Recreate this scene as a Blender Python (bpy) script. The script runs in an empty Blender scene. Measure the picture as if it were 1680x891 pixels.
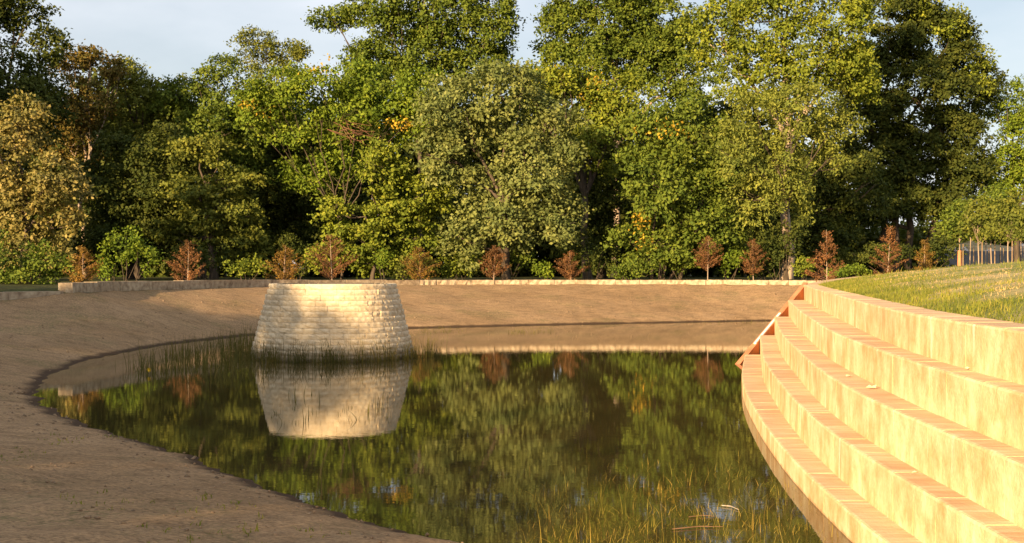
import bpy, math, random
import numpy as np
from mathutils import Vector

# ------------------------------------------------------------------ camera, sky, sun, exposure
SC = bpy.context.scene
COL = SC.collection
CAM_Z = 2.61                      # metres above the pond surface (z = 0)
FPX = 2000.0                      # focal length in pixels of the 1680 px wide photograph
HOR = 440.0                       # horizon row
cam = bpy.data.cameras.new('camera')
cam.sensor_width = 36.0
cam.lens = 36.0 * FPX / 1680.0
cam.shift_y = -(445.5 - HOR) / 1680.0
cam.clip_end = 6000
cam.clip_start = 0.05
camo = bpy.data.objects.new('camera', cam)
camo.location = (0, 0, CAM_Z)
camo.rotation_euler = (math.radians(90), 0, 0)
COL.objects.link(camo)
SC.camera = camo

SUN_EL = math.radians(14.0)
SUN_AZ = math.radians(212.0)      # clockwise from +Y: behind the camera, to the left
SV = Vector((math.sin(SUN_AZ) * math.cos(SUN_EL), math.cos(SUN_AZ) * math.cos(SUN_EL), math.sin(SUN_EL)))
w = bpy.data.worlds.new('World')
SC.world = w
w.use_nodes = True
nt = w.node_tree
nt.nodes.clear()
wo = nt.nodes.new('ShaderNodeOutputWorld')
bg = nt.nodes.new('ShaderNodeBackground')
sky = nt.nodes.new('ShaderNodeTexSky')
sky.sky_type = 'NISHITA'
sky.sun_disc = False
sky.sun_elevation = SUN_EL
sky.sun_rotation = SUN_AZ
sky.air_density = 1.0
sky.dust_density = 1.6
sky.ozone_density = 1.0
# thin high cloud spread over the whole sky
tc = nt.nodes.new('ShaderNodeTexCoord')
mp = nt.nodes.new('ShaderNodeMapping')
mp.inputs['Scale'].default_value = (1.6, 1.6, 4.0)
mp.inputs['Location'].default_value = (0.35, 0.2, 0.1)
nz = nt.nodes.new('ShaderNodeTexNoise')
nz.inputs['Scale'].default_value = 1.5
nz.inputs['Detail'].default_value = 6
rp = nt.nodes.new('ShaderNodeValToRGB')
rp.color_ramp.elements[0].position = 0.40
rp.color_ramp.elements[0].color = (0.35, 0.35, 0.35, 1)
rp.color_ramp.elements[1].position = 0.66
rp.color_ramp.elements[1].color = (0.85, 0.85, 0.85, 1)
mx = nt.nodes.new('ShaderNodeMixRGB')
mx.inputs['Color2'].default_value = (8.3, 8.5, 9.0, 1)
nt.links.new(tc.outputs['Generated'], mp.inputs['Vector'])
nt.links.new(mp.outputs['Vector'], nz.inputs['Vector'])
nt.links.new(nz.outputs['Fac'], rp.inputs['Fac'])
nt.links.new(rp.outputs['Color'], mx.inputs['Fac'])
nt.links.new(sky.outputs['Color'], mx.inputs['Color1'])
nt.links.new(mx.outputs['Color'], bg.inputs['Color'])
bg.inputs['Strength'].default_value = 0.050
nt.links.new(bg.outputs['Background'], wo.inputs['Surface'])

sl = bpy.data.lights.new('sun', 'SUN')
sl.energy = 5.0
sl.angle = math.radians(0.55)
sl.color = (1.0, 0.72, 0.40)
so = bpy.data.objects.new('sun', sl)
so.rotation_euler = (-SV).to_track_quat('-Z', 'Y').to_euler()
so.location = SV * 100
COL.objects.link(so)

SC.view_settings.view_transform = 'Standard'
SC.view_settings.look = 'None'
SC.view_settings.exposure = 1.4
SC.view_settings.gamma = 1.0
SC.view_settings.use_curve_mapping = False
SC.cycles.max_bounces = 6
SC.cycles.diffuse_bounces = 3
SC.cycles.glossy_bounces = 3
SC.cycles.transmission_bounces = 3
SC.cycles.use_denoising = True

RNG = np.random.default_rng(7)
random.seed(7)

# ------------------------------------------------------------------ helpers
def P(x, y, D):
    """world point at depth D seen at column x, row y of the photograph"""
    return np.array([(x - 840.0) / FPX * D, D, CAM_Z - (y - HOR) / FPX * D])

def tag(o, label=None, cat=None, group=None, kind=None):
    if label: o['label'] = label
    if cat: o['category'] = cat
    if group: o['group'] = group
    if kind: o['kind'] = kind
    return o

def empty(name, loc):
    o = bpy.data.objects.new(name, None)
    o.empty_display_size = 0.2
    o.location = tuple(float(c) for c in loc)
    COL.objects.link(o)
    return o

def quad_mesh(name, V, nper=4):
    """V (n, nper, 3): n separate polygons"""
    n = V.shape[0]
    me = bpy.data.meshes.new(name)
    me.vertices.add(n * nper)
    me.vertices.foreach_set('co', np.ascontiguousarray(V, dtype=np.float32).ravel())
    me.loops.add(n * nper)
    me.loops.foreach_set('vertex_index', np.arange(n * nper, dtype=np.int32))
    me.polygons.add(n)
    me.polygons.foreach_set('loop_start', np.arange(0, n * nper, nper, dtype=np.int32))
    me.update(calc_edges=True)
    return me

def mesh_from(name, V, F):
    me = bpy.data.meshes.new(name)
    me.from_pydata([tuple(map(float, v)) for v in V], [], [tuple(int(i) for i in f) for f in F])
    me.update()
    return me

def obj(name, me, mat=None, parent=None, loc=(0, 0, 0), smooth=False):
    o = bpy.data.objects.new(name, me)
    if mat is not None and len(me.materials) == 0:
        me.materials.append(mat)
    o.location = tuple(float(c) for c in loc)
    if parent is not None:
        o.parent = parent
    if smooth:
        me.polygons.foreach_set('use_smooth', np.ones(len(me.polygons), dtype=bool))
    COL.objects.link(o)
    return o

def tubes(paths, sides=7):
    """paths: list of (points Nx3, radii N) -> verts, faces"""
    V, F = [], []
    for pts, rad in paths:
        pts = np.asarray(pts, float)
        n = len(pts)
        base = len(V)
        for i in range(n):
            t = pts[min(i + 1, n - 1)] - pts[max(i - 1, 0)]
            t = t / (np.linalg.norm(t) + 1e-9)
            a = np.cross(t, [0.31, 0.95, 0.05])
            a /= np.linalg.norm(a) + 1e-9
            b = np.cross(t, a)
            for k in range(sides):
                an = 2 * math.pi * k / sides
                V.append(pts[i] + rad[i] * (math.cos(an) * a + math.sin(an) * b))
        for i in range(n - 1):
            for k in range(sides):
                k2 = (k + 1) % sides
                F.append((base + i * sides + k, base + i * sides + k2, base + (i + 1) * sides + k2, base + (i + 1) * sides + k))
        F.append(tuple(base + (n - 1) * sides + k for k in range(sides)))
    return V, F

def sstep(a, b, x):
    t = np.clip((x - a) / (b - a), 0, 1)
    return t * t * (3 - 2 * t)

def wavy(x, y, scale, seed, n=7):
    r = np.random.default_rng(seed)
    z = 0
    for _ in range(n):
        a = r.uniform(0, 2 * math.pi)
        f = r.uniform(0.6, 1.8) / scale
        z = z + np.sin((x * math.cos(a) + y * math.sin(a)) * f * 2 * math.pi + r.uniform(0, 6.3))
    return z / n ** 0.5

def seg_dist(px, py, poly, closed=False):
    """distance to a polyline"""
    d = np.full(px.shape, 1e9)
    n = len(poly)
    for i in range(n if closed else n - 1):
        ax, ay = poly[i]; bx, by = poly[(i + 1) % n]
        dx, dy = bx - ax, by - ay
        L = dx * dx + dy * dy + 1e-12
        t = np.clip(((px - ax) * dx + (py - ay) * dy) / L, 0, 1)
        d = np.minimum(d, np.hypot(px - ax - t * dx, py - ay - t * dy))
    return d

def inside(px, py, poly):
    c = np.zeros(px.shape, bool)
    n = len(poly)
    for i in range(n):
        ax, ay = poly[i]; bx, by = poly[(i + 1) % n]
        cond = ((ay > py) != (by > py))
        with np.errstate(divide='ignore', invalid='ignore'):
            xi = (bx - ax) * (py - ay) / (by - ay + 1e-12) + ax
        c ^= cond & (px < xi)
    return c

# ------------------------------------------------------------------ materials
def new_mat(name):
    m = bpy.data.materials.new(name)
    m.use_nodes = True
    t = m.node_tree
    b = t.nodes['Principled BSDF']
    b.inputs['Roughness'].default_value = 0.85
    b.inputs['Specular IOR Level'].default_value = 0.25
    return m, t, b

def node(t, kind, **kw):
    n = t.nodes.new(kind)
    for k, v in kw.items():
        if k in n.inputs:
            n.inputs[k].default_value = v
        else:
            setattr(n, k, v)
    return n

def ramp(t, fac, stops):
    r = t.nodes.new('ShaderNodeValToRGB')
    els = r.color_ramp.elements
    while len(els) < len(stops):
        els.new(0.5)
    for e, (p, c) in zip(els, stops):
        e.position = p
        e.color = (*c, 1)
    t.links.new(fac, r.inputs['Fac'])
    return r.outputs['Color']

def noise(t, scale, detail=4, vec=None, stretch=None, rough=0.55):
    n = node(t, 'ShaderNodeTexNoise', Scale=scale, Detail=detail, Roughness=rough)
    if vec is not None:
        if stretch:
            m = t.nodes.new('ShaderNodeMapping')
            m.inputs['Scale'].default_value = stretch
            t.links.new(vec, m.inputs['Vector'])
            vec = m.outputs['Vector']
        t.links.new(vec, n.inputs['Vector'])
    return n.outputs['Fac']

def mix(t, fac, a, b, mode='MIX'):
    m = t.nodes.new('ShaderNodeMixRGB')
    m.blend_type = mode
    for s, v in (('Fac', fac), ('Color1', a), ('Color2', b)):
        if isinstance(v, (int, float)):
            m.inputs[s].default_value = v
        elif isinstance(v, tuple):
            m.inputs[s].default_value = (*v, 1)
        else:
            t.links.new(v, m.inputs[s])
    return m.outputs['Color']

def math_(t, op, a, b=0.0, c=None):
    m = t.nodes.new('ShaderNodeMath')
    m.operation = op
    for i, v in enumerate((a, b) if c is None else (a, b, c)):
        if isinstance(v, (int, float)):
            m.inputs[i].default_value = v
        else:
            t.links.new(v, m.inputs[i])
    return m.outputs[0]

def bump(t, b, h, strength, dist):
    n = node(t, 'ShaderNodeBump', Strength=strength, Distance=dist)
    t.links.new(h, n.inputs['Height'])
    t.links.new(n.outputs['Normal'], b.inputs['Normal'])

def foliage(name, stops, trans=0.22, patch=None):
    mid_ = np.mean([c_ for _, c_ in stops], axis=0)
    stops = [(p_, tuple(float(q_) for q_ in np.minimum(0.8, (mid_ + (np.array(c_) - mid_) * 0.55) * 1.12 * np.array([1.08, 1.0, 1.0])))) for p_, c_ in stops]
    m, t, b = new_mat(name)
    geo = t.nodes.new('ShaderNodeNewGeometry')
    col = ramp(t, geo.outputs['Random Per Island'], stops)
    tco = t.nodes.new('ShaderNodeTexCoord')
    pn = noise(t, 0.7, 3, tco.outputs['Object'])
    pv = ramp(t, pn, [(0.35, (0.70, 0.76, 0.72)), (0.65, (1.3, 1.2, 1.0))])
    col = mix(t, 1.0, col, pv, 'MULTIPLY')
    if patch:
        pf = math_(t, 'MULTIPLY', ramp(t, noise(t, 0.55, 3, tco.outputs['Object'], (1, 1, 1)), [(0.55, (0, 0, 0)), (0.68, (1, 1, 1))]), patch[0])
        col = mix(t, pf, col, patch[1])
    t.links.new(col, b.inputs['Base Color'])
    b.inputs['Roughness'].default_value = 0.7
    b.inputs['Specular IOR Level'].default_value = 0.12
    tr = t.nodes.new('ShaderNodeBsdfTranslucent')
    t.links.new(mix(t, 1.0, col, (1.15, 1.2, 0.55), 'MULTIPLY'), tr.inputs['Color'])
    ms = t.nodes.new('ShaderNodeMixShader')
    ms.inputs[0].default_value = trans
    out = t.nodes['Material Output']
    t.links.new(b.outputs[0], ms.inputs[1])
    t.links.new(tr.outputs[0], ms.inputs[2])
    t.links.new(ms.outputs[0], out.inputs['Surface'])
    return m

LEAF = {
    'dark': foliage('leaf_dark_shaded_green', [(0, (0.026, 0.045, 0.011)), (0.6, (0.048, 0.07, 0.014)), (1, (0.085, 0.095, 0.018))]),  # deep green lowered further: shade of the dark trees put into its colour
    'mid': foliage('leaf_mid_green', [(0, (0.0462, 0.08446, 0.014)), (0.6, (0.084, 0.1318, 0.018)), (1, (0.1512, 0.1854, 0.03))]),
    'olive': foliage('leaf_olive', [(0, (0.063, 0.09064, 0.018)), (0.6, (0.1134, 0.1411, 0.026)), (1, (0.1764, 0.1905, 0.035))]),
    'pale': foliage('leaf_pale_silver', [(0, (0.0714, 0.103, 0.032)), (0.6, (0.126, 0.1627, 0.048)), (1, (0.2184, 0.2472, 0.09))]),
    'straw': foliage('leaf_straw', [(0, (0.09, 0.10, 0.03)), (0.55, (0.165, 0.162, 0.05)), (1, (0.33, 0.275, 0.11))], patch=(0.4, (0.08, 0.105, 0.02))),
    'yellow': foliage('leaf_yellow_green', [(0, (0.0672, 0.1081, 0.015)), (0.6, (0.1218, 0.17, 0.02)), (1, (0.2268, 0.2524, 0.035))]),
    'gold': foliage('leaf_gold', [(0, (0.26, 0.21, 0.025)), (1, (0.46, 0.31, 0.04))]),
    'russet': foliage('leaf_russet', [(0, (0.06, 0.072, 0.018)), (0.5, (0.09, 0.088, 0.022)), (1, (0.17, 0.105, 0.03))]),
    'bright': foliage('leaf_bright_green', [(0, (0.0546, 0.1081, 0.012)), (0.6, (0.105, 0.1648, 0.016)), (1, (0.1848, 0.2318, 0.03))]),
    'willow': foliage('leaf_willow', [(0, (0.0756, 0.1081, 0.025)), (0.6, (0.1302, 0.17, 0.032)), (1, (0.2184, 0.242, 0.05))]),
    'rust': foliage('needle_rust', [(0, (0.10, 0.052, 0.026)), (0.6, (0.165, 0.082, 0.035)), (1, (0.24, 0.135, 0.06))], 0.25),
    'rustgreen': foliage('needle_rust_green', [(0, (0.10, 0.065, 0.018)), (0.6, (0.18, 0.115, 0.026)), (1, (0.25, 0.16, 0.04))], 0.25),
    'reed': foliage('reed_green', [(0, (0.045, 0.055, 0.018)), (0.6, (0.08, 0.085, 0.022)), (1, (0.17, 0.13, 0.045))], 0.3),
    'weed': foliage('weed_yellow', [(0, (0.10, 0.11, 0.02)), (0.6, (0.2, 0.18, 0.03)), (1, (0.35, 0.24, 0.08))], 0.3),
    'grass': foliage('grass_green', [(0, (0.07, 0.11, 0.015)), (0.6, (0.14, 0.18, 0.025)), (1, (0.30, 0.26, 0.07))], 0.3),
    'grassdry': foliage('grass_straw', [(0, (0.34, 0.25, 0.12)), (1, (0.55, 0.42, 0.23))], 0.2),
}

def bark(name, c1, c2):
    m, t, b = new_mat(name)
    tco = t.nodes.new('ShaderNodeTexCoord')
    n = noise(t, 6, 5, tco.outputs['Object'], (1, 1, 0.2))
    t.links.new(ramp(t, n, [(0.3, c1), (0.7, c2)]), b.inputs['Base Color'])
    bump(t, b, n, 0.6, 0.03)
    return m
BARK = bark('bark_grey_brown', (0.04, 0.03, 0.02), (0.11, 0.08, 0.055))
BARK_PALE = bark('bark_pale', (0.22, 0.16, 0.11), (0.42, 0.32, 0.23))
BARK_TWIG = bark('twig_red_brown', (0.13, 0.06, 0.035), (0.24, 0.12, 0.07))

def mat_ground():
    m, t, b = new_mat('ground_straw_mat_and_grass')
    geo = t.nodes.new('ShaderNodeNewGeometry')
    pos = geo.outputs['Position']
    # straw erosion blanket on bare earth
    n1 = noise(t, 0.35, 5, pos, (1, 1, 1))
    n2 = noise(t, 2.2, 8, pos, (0.8, 1.3, 1), 0.72)
    n3 = noise(t, 22.0, 5, pos, (0.8, 1.25, 1), 0.75)
    c = ramp(t, n1, [(0.3, (0.262, 0.168, 0.089)), (0.7, (0.35, 0.23, 0.127))])
    c = mix(t, 0.75, c, ramp(t, n2, [(0.32, (0.6, 0.57, 0.54)), (0.5, (1, 1, 1)), (0.68, (1.25, 1.22, 1.17))]), 'MULTIPLY')
    c = mix(t, 0.7, c, ramp(t, n3, [(0.36, (0.35, 0.33, 0.31)), (0.5, (1, 1, 1)), (0.64, (1.55, 1.5, 1.4))]), 'MULTIPLY')
    # sparse green seedlings coming through
    sp = math_(t, 'MULTIPLY', ramp(t, noise(t, 0.55, 3, pos), [(0.52, (0, 0, 0)), (0.66, (1, 1, 1))]),
               ramp(t, noise(t, 14, 4, pos), [(0.45, (0, 0, 0)), (0.62, (1, 1, 1))]))
    c = mix(t, math_(t, 'MULTIPLY', sp, 0.55), c, (0.08, 0.10, 0.03))
    # wet band right above the water line
    sx = t.nodes.new('ShaderNodeSeparateXYZ')
    t.links.new(pos, sx.inputs[0])
    wn = math_(t, 'ADD', sx.outputs['Z'], math_(t, 'MULTIPLY', math_(t, 'SUBTRACT', noise(t, 1.3, 4, pos), 0.5), 0.10))
    wet = ramp(t, math_(t, 'MULTIPLY', wn, 5.0), [(0.15, (1, 1, 1)), (0.42, (0, 0, 0))])
    c = mix(t, wet, c, (0.07, 0.043, 0.025))
    # lawn with straw mulch, by zone
    at = t.nodes.new('ShaderNodeAttribute'); at.attribute_name = 'lawn'
    g1 = noise(t, 0.45, 5, pos, (0.35, 1.0, 1), 0.6)
    g2 = noise(t, 12, 5, pos)
    lawn = ramp(t, g1, [(0.36, (0.14, 0.17, 0.035)), (0.46, (0.19, 0.20, 0.05)), (0.60, (0.38, 0.31, 0.15)), (0.75, (0.48, 0.38, 0.21))])
    lawn = mix(t, 0.8, lawn, ramp(t, g2, [(0.3, (0.55, 0.55, 0.5)), (0.5, (1, 1, 1)), (0.7, (1.3, 1.25, 1.2))]), 'MULTIPLY')
    c = mix(t, at.outputs['Fac'], c, lawn)
    af = t.nodes.new('ShaderNodeAttribute'); af.attribute_name = 'woodland'
    fl = ramp(t, noise(t, 1.2, 5, pos), [(0.35, (0.03, 0.03, 0.014)), (0.65, (0.07, 0.075, 0.022))])
    c = mix(t, af.outputs['Fac'], c, fl)
    t.links.new(c, b.inputs['Base Color'])
    b.inputs['Roughness'].default_value = 0.95
    b.inputs['Specular IOR Level'].default_value = 0.1
    h = math_(t, 'ADD', n2, math_(t, 'MULTIPLY', n3, 0.45))
    bump(t, b, h, 0.9, 0.06)
    return m

def mat_water():
    m, t, b = new_mat('pond_water')
    geo = t.nodes.new('ShaderNodeNewGeometry')
    pos = geo.outputs['Position']
    n = noise(t, 0.25, 3, pos)
    t.links.new(ramp(t, n, [(0.3, (0.036, 0.028, 0.009)), (0.7, (0.062, 0.045, 0.015))]), b.inputs['Base Color'])
    b.inputs['Roughness'].default_value = 0.015
    b.inputs['IOR'].default_value = 1.42
    b.inputs['Specular IOR Level'].default_value = 0.5
    h = math_(t, 'ADD', noise(t, 2.2, 3, pos, (1, 1.6, 1)), math_(t, 'MULTIPLY', noise(t, 9.0, 2, pos, (1, 1.8, 1)), 0.25))
    bump(t, b, h, 0.045, 0.013)
    return m

def mat_step(name, tread=False):
    m, t, b = new_mat(name)
    geo = t.nodes.new('ShaderNodeNewGeometry')
    pos = geo.outputs['Position']
    oi = t.nodes.new('ShaderNodeObjectInfo')
    v = t.nodes.new('ShaderNodeVectorMath'); v.operation = 'MULTIPLY_ADD'
    t.links.new(oi.outputs['Random'], v.inputs[0])
    v.inputs[1].default_value = (0.7, 0.4, 0.3)
    t.links.new(pos, v.inputs[2])
    st = noise(t, 2.6, 5, pos, (1, 1, 0.22), 0.6)
    bl = noise(t, 1.7, 6, pos, (1, 1, 0.8), 0.65)
    bl2 = noise(t, 5.5, 5, pos, (1, 1, 0.7), 0.6)
    fine = noise(t, 30, 4, pos)
    c = ramp(t, bl, [(0.34, (0.56, 0.345, 0.165)), (0.48, (0.66, 0.465, 0.25)), (0.60, (0.73, 0.58, 0.345))])
    c = mix(t, 0.75, c, ramp(t, bl2, [(0.32, (0.84, 0.74, 0.60)), (0.52, (1, 1, 1)), (0.7, (1.1, 1.14, 1.2))]), 'MULTIPLY')
    c = mix(t, 0.25, c, ramp(t, st, [(0.30, (0.84, 0.76, 0.64)), (0.5, (1, 1, 1))]), 'MULTIPLY')
    # pale lime runs down the face
    lime = math_(t, 'MULTIPLY', ramp(t, noise(t, 4.5, 3, pos, (1, 1, 0.10), 0.5), [(0.62, (0, 0, 0)), (0.69, (1, 1, 1))]), ramp(t, noise(t, 1.6, 3, pos), [(0.42, (0, 0, 0)), (0.6, (1, 1, 1))]))
    c = mix(t, math_(t, 'MULTIPLY', lime, 0.7), c, (0.84, 0.80, 0.62))
    c = mix(t, 0.5, c, ramp(t, fine, [(0.3, (0.8, 0.78, 0.75)), (0.6, (1.05, 1.05, 1.05))]), 'MULTIPLY')
    tv = ramp(t, oi.outputs['Random'], [(0, (0.86, 0.83, 0.80)), (1, (1.08, 1.06, 1.05))])
    c = mix(t, 0.3, c, tv, 'MULTIPLY')
    # treads (upward faces): slightly darker stone, streaked across
    sx = t.nodes.new('ShaderNodeSeparateXYZ')
    t.links.new(geo.outputs['Normal'], sx.inputs[0])
    up = ramp(t, sx.outputs['Z'], [(0.6, (0, 0, 0)), (0.9, (1, 1, 1))])
    tread_col = ramp(t, noise(t, 5, 5, pos, (0.35, 2.4, 1)), [(0.3, (0.49, 0.31, 0.165)), (0.55, (0.61, 0.42, 0.235)), (0.72, (0.73, 0.56, 0.36))])
    tread_col = mix(t, 1.0, tread_col, tv, 'MULTIPLY')
    c = mix(t, up, c, tread_col)
    # algae and silty line close to the water
    sp = t.nodes.new('ShaderNodeSeparateXYZ')
    t.links.new(pos, sp.inputs[0])
    wn = math_(t, 'ADD', sp.outputs['Z'], math_(t, 'MULTIPLY', math_(t, 'SUBTRACT', noise(t, 5, 4, pos), 0.5), 0.09))
    c = mix(t, ramp(t, math_(t, 'MULTIPLY', wn, 10), [(0.0, (0.7, 0.7, 0.7)), (0.3, (0, 0, 0))]), c, (0.30, 0.17, 0.08))
    t.links.new(c, b.inputs['Base Color'])
    b.inputs['Roughness'].default_value = 0.8
    bump(t, b, math_(t, 'ADD', fine, math_(t, 'MULTIPLY', noise(t, 6, 4, pos), 1.5)), 0.35, 0.02)
    return m

def mat_rough(name, stops, bs=0.6, sc=9):
    m, t, b = new_mat(name)
    geo = t.nodes.new('ShaderNodeNewGeometry')
    pos = geo.outputs['Position']
    oi = t.nodes.new('ShaderNodeObjectInfo')
    n = noise(t, sc, 5, pos)
    c = ramp(t, n, stops)
    c = mix(t, 1.0, c, ramp(t, oi.outputs['Random'], [(0, (0.90, 0.88, 0.85)), (0.5, (1, 1, 1)), (1, (1.05, 1.05, 1.04))]), 'MULTIPLY')
    sp = t.nodes.new('ShaderNodeSeparateXYZ')
    t.links.new(pos, sp.inputs[0])
    wn = math_(t, 'ADD', sp.outputs['Z'], math_(t, 'MULTIPLY', math_(t, 'SUBTRACT', noise(t, 2, 4, pos), 0.5), 0.4))
    c = mix(t, ramp(t, wn, [(0.08, (0.8, 0.8, 0.8)), (0.45, (0, 0, 0))]), c, (0.18, 0.135, 0.075))
    t.links.new(c, b.inputs['Base Color'])
    bump(t, b, n, bs, 0.03)
    return m

def plain(name, c, rough=0.7, var=0.25, sc=8):
    m, t, b = new_mat(name)
    geo = t.nodes.new('ShaderNodeNewGeometry')
    n = noise(t, sc, 5, geo.outputs['Position'])
    lo = tuple(x * (1 - var) for x in c); hi = tuple(min(1, x * (1 + var)) for x in c)
    t.links.new(ramp(t, n, [(0.3, lo), (0.7, hi)]), b.inputs['Base Color'])
    b.inputs['Roughness'].default_value = rough
    bump(t, b, n, 0.3, 0.02)
    return m

M_GROUND = mat_ground()
M_WATER = mat_water()
M_STEP = mat_step('limestone_step')
M_TOWER = mat_rough('split_limestone_cream', [(0.3, (0.52, 0.41, 0.265)), (0.5, (0.62, 0.50, 0.335)), (0.7, (0.69, 0.58, 0.41))], 0.5, 10)
M_WALL = mat_rough('split_limestone_tan', [(0.3, (0.19, 0.135, 0.085)), (0.48, (0.34, 0.255, 0.165)), (0.7, (0.48, 0.385, 0.26))], 0.9, 5)
M_MORTAR = plain('mortar', (0.30, 0.21, 0.13))
M_ORANGE = plain('rust_orange_panel', (0.5, 0.19, 0.085), 0.75, 0.2, 3)
M_WHITE = plain('pale_board', (0.72, 0.68, 0.6), 0.6, 0.1)
M_GREYWALL = plain('grey_concrete', (0.20, 0.195, 0.20), 0.8, 0.2, 0.6)
M_PALEROCK = plain('pale_rock', (0.5, 0.44, 0.38), 0.9, 0.25, 2)
M_STAKE = plain('pale_stake_wood', (0.27, 0.18, 0.10), 0.8, 0.2)
M_DRY = plain('dry_leaf', (0.62, 0.52, 0.3), 0.8, 0.2)
M_STICK = plain('grey_stick', (0.36, 0.3, 0.24), 0.8, 0.2)
M_REDSTICK = plain('red_brown_stick', (0.16, 0.09, 0.05), 0.8, 0.2)
M_PETAL = plain('yellow_petal', (0.75, 0.45, 0.02), 0.6, 0.1)

# ------------------------------------------------------------------ step front lines (Y -> X), water-side face of each tier
STEP_Z = [2.09, 1.64, 1.19, 0.72, 0.27]
STEP_PTS = [
    [(-30, 6.6), (-5, 4.5), (4, 4.10), (9.9, 4.19), (14.4, 4.62), (21.7, 5.95), (30, 7.5), (38.0, 9.1)],
    [(-30, 6.3), (-5, 4.25), (4, 3.86), (9.4, 3.94), (13.1, 4.2), (18.7, 4.89), (28, 6.6), (37.1, 8.4)],
    [(-30, 6.0), (-5, 4.0), (4, 3.62), (8.85, 3.70), (11.7, 3.79), (13.8, 3.92), (17.05, 4.29), (26, 5.75), (35.75, 7.7)],
    [(-30, 5.7), (-5, 3.75), (4, 3.39), (8.4, 3.45), (11.0, 3.5), (13.6, 3.62), (15.4, 3.8), (18.7, 4.2), (25, 5.15), (34.4, 7.0)],
    [(-30, 5.4), (-5, 3.5), (4, 3.13), (10.47, 3.18), (13.04, 3.29), (15.1, 3.44), (18.35, 3.78), (23.2, 4.42), (27, 5.07), (33.0, 6.3)],
]
def smooth_line(pts):
    y = np.arange(pts[0][0], pts[-1][0] + 0.001, 0.1)
    xp = np.interp(y, [p[0] for p in pts], [p[1] for p in pts])
    k = np.exp(-0.5 * (np.arange(-40, 41) / 14.0) ** 2); k /= k.sum()
    # reflect-extend so the ends keep their slope
    lo = 2 * xp[0] - xp[40:0:-1]; hi = 2 * xp[-1] - xp[-2:-42:-1]
    xs = np.convolve(np.concatenate([lo, xp, hi]), k, 'valid')
    return y, xs
STEP_L = [smooth_line(p) for p in STEP_PTS]
def step_x(i, y):
    return np.interp(y, STEP_L[i][0], STEP_L[i][1])

# ------------------------------------------------------------------ terrain
SHORE = [(-0.55, 11.57), (-1.22, 12.2), (-1.98, 13.2), (-3.3, 15.0), (-5.0, 17.7), (-7.0, 20.1), (-8.9, 23.2), (-10.2, 26.1),
         (-11.45, 30.3), (-12.2, 35.3), (-12.0, 41.4), (-10.4, 47.5), (-7.5, 51.2), (-4, 53.3), (0.3, 55.6), (4.6, 57.4), (12.75, 60.7),
         (15.2, 60.0), (16, 57), (15.6, 51), (13, 45), (10.5, 41), (9.5, 38), (8.3, 30), (6.4, 20), (5.6, 14), (5.4, 9.0), (3.3, 8.6), (1.6, 9.5), (0.4, 10.6)]
WALL = [(-16.15, 44.8), (-15.7, 49.0), (-14.3, 53.0), (-11.7, 58.5), (-8.7, 62.0), (-4.6, 65.5), (0.34, 67.3), (5.4, 67.8), (10.8, 67.5), (15.5, 66.3), (19.5, 64.2)]
LOWWALL = [(-16.4, 44.6), (-18.0, 43.0), (-21.0, 39.0), (-24.0, 33.0), (-26.0, 26.0)]
RIM = WALL + [(23, 55), (18, 44), (14, 36), (12, 26), (10, 14), (9, 4), (8, -6), (2, -11), (-8, -9), (-17, 0), (-22, 11), (-26.0, 22)] + LOWWALL[::-1][1:]
COPE = [(float(step_x(0, y)), float(y)) for y in (-30, -15, -5, 0, 4, 7, 10, 12, 14, 16, 18, 20, 22, 24, 26, 28, 30, 32, 34, 36, 38)] + \
       [(9.65, 39.6), (10.6, 41.6), (12.6, 44.6), (16, 47.6)]
MOUND = COPE + [(17.5, 52), (19, 58), (21, 63), (28, 67), (60, 74), (400, 95), (400, -80), (8, -80)]

def ground_z(x, y):
    x = np.asarray(x, float); y = np.asarray(y, float)
    ds = seg_dist(x, y, SHORE, True)
    dr = seg_dist(x, y, RIM, True)
    ins = inside(x, y, SHORE)
    sd = np.where(ins, -ds, ds) + 0.10 * wavy(x, y, 1.7, 61) * (0.4 + 0.6 * sstep(-0.5, 1.0, wavy(x, y, 5.0, 63))) + 0.045 * wavy(x, y, 0.7, 62)
    ins = sd < 0; ds = np.abs(sd)
    inr = inside(x, y, RIM)
    t = ds / (ds + dr + 1e-6)
    rimh = 1.70 - 0.22 * sstep(45.2, 43.0, y) * sstep(-13.5, -16.5, x)
    z = rimh * (0.35 * t + 0.65 * t ** 0.9)
    z = z + 0.03 * sstep(0, 0.4, ds)
    z = z + (0.022 * wavy(x, y, 2.6, 3) + 0.012 * wavy(x, y, 0.9, 5)) * sstep(0.2, 2.0, ds) * sstep(0.0, 1.2, dr)
    z = np.where(ins, -np.minimum(0.9, 0.14 * ds + 0.02), z)
    z = np.where(~inr, rimh + (0.18 + 0.04 * wavy(x, y, 9, 8)) * sstep(0.1, 0.5, dr), z)
    dm = seg_dist(x, y, MOUND, True)
    im = inside(x, y, MOUND)
    dm = np.where(im, dm, -dm)
    zm = 2.055 + 0.95 * (1 - np.exp(-np.maximum(dm - 0.4, 0) / 4.5)) + 0.025 * wavy(x, y, 2.3, 11) * sstep(0.5, 2, dm) + 0.012 * np.clip(x - 12, 0, 30)
    wm = sstep(0.10, 0.40, dm)
    z = z * (1 - wm) + zm * wm
    lawn = wm
    # the sunk grey-green roadside beyond the mound
    wood = (~inr) & (~im)
    return z, lawn, np.where(wood, 1.0, 0.0)

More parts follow.
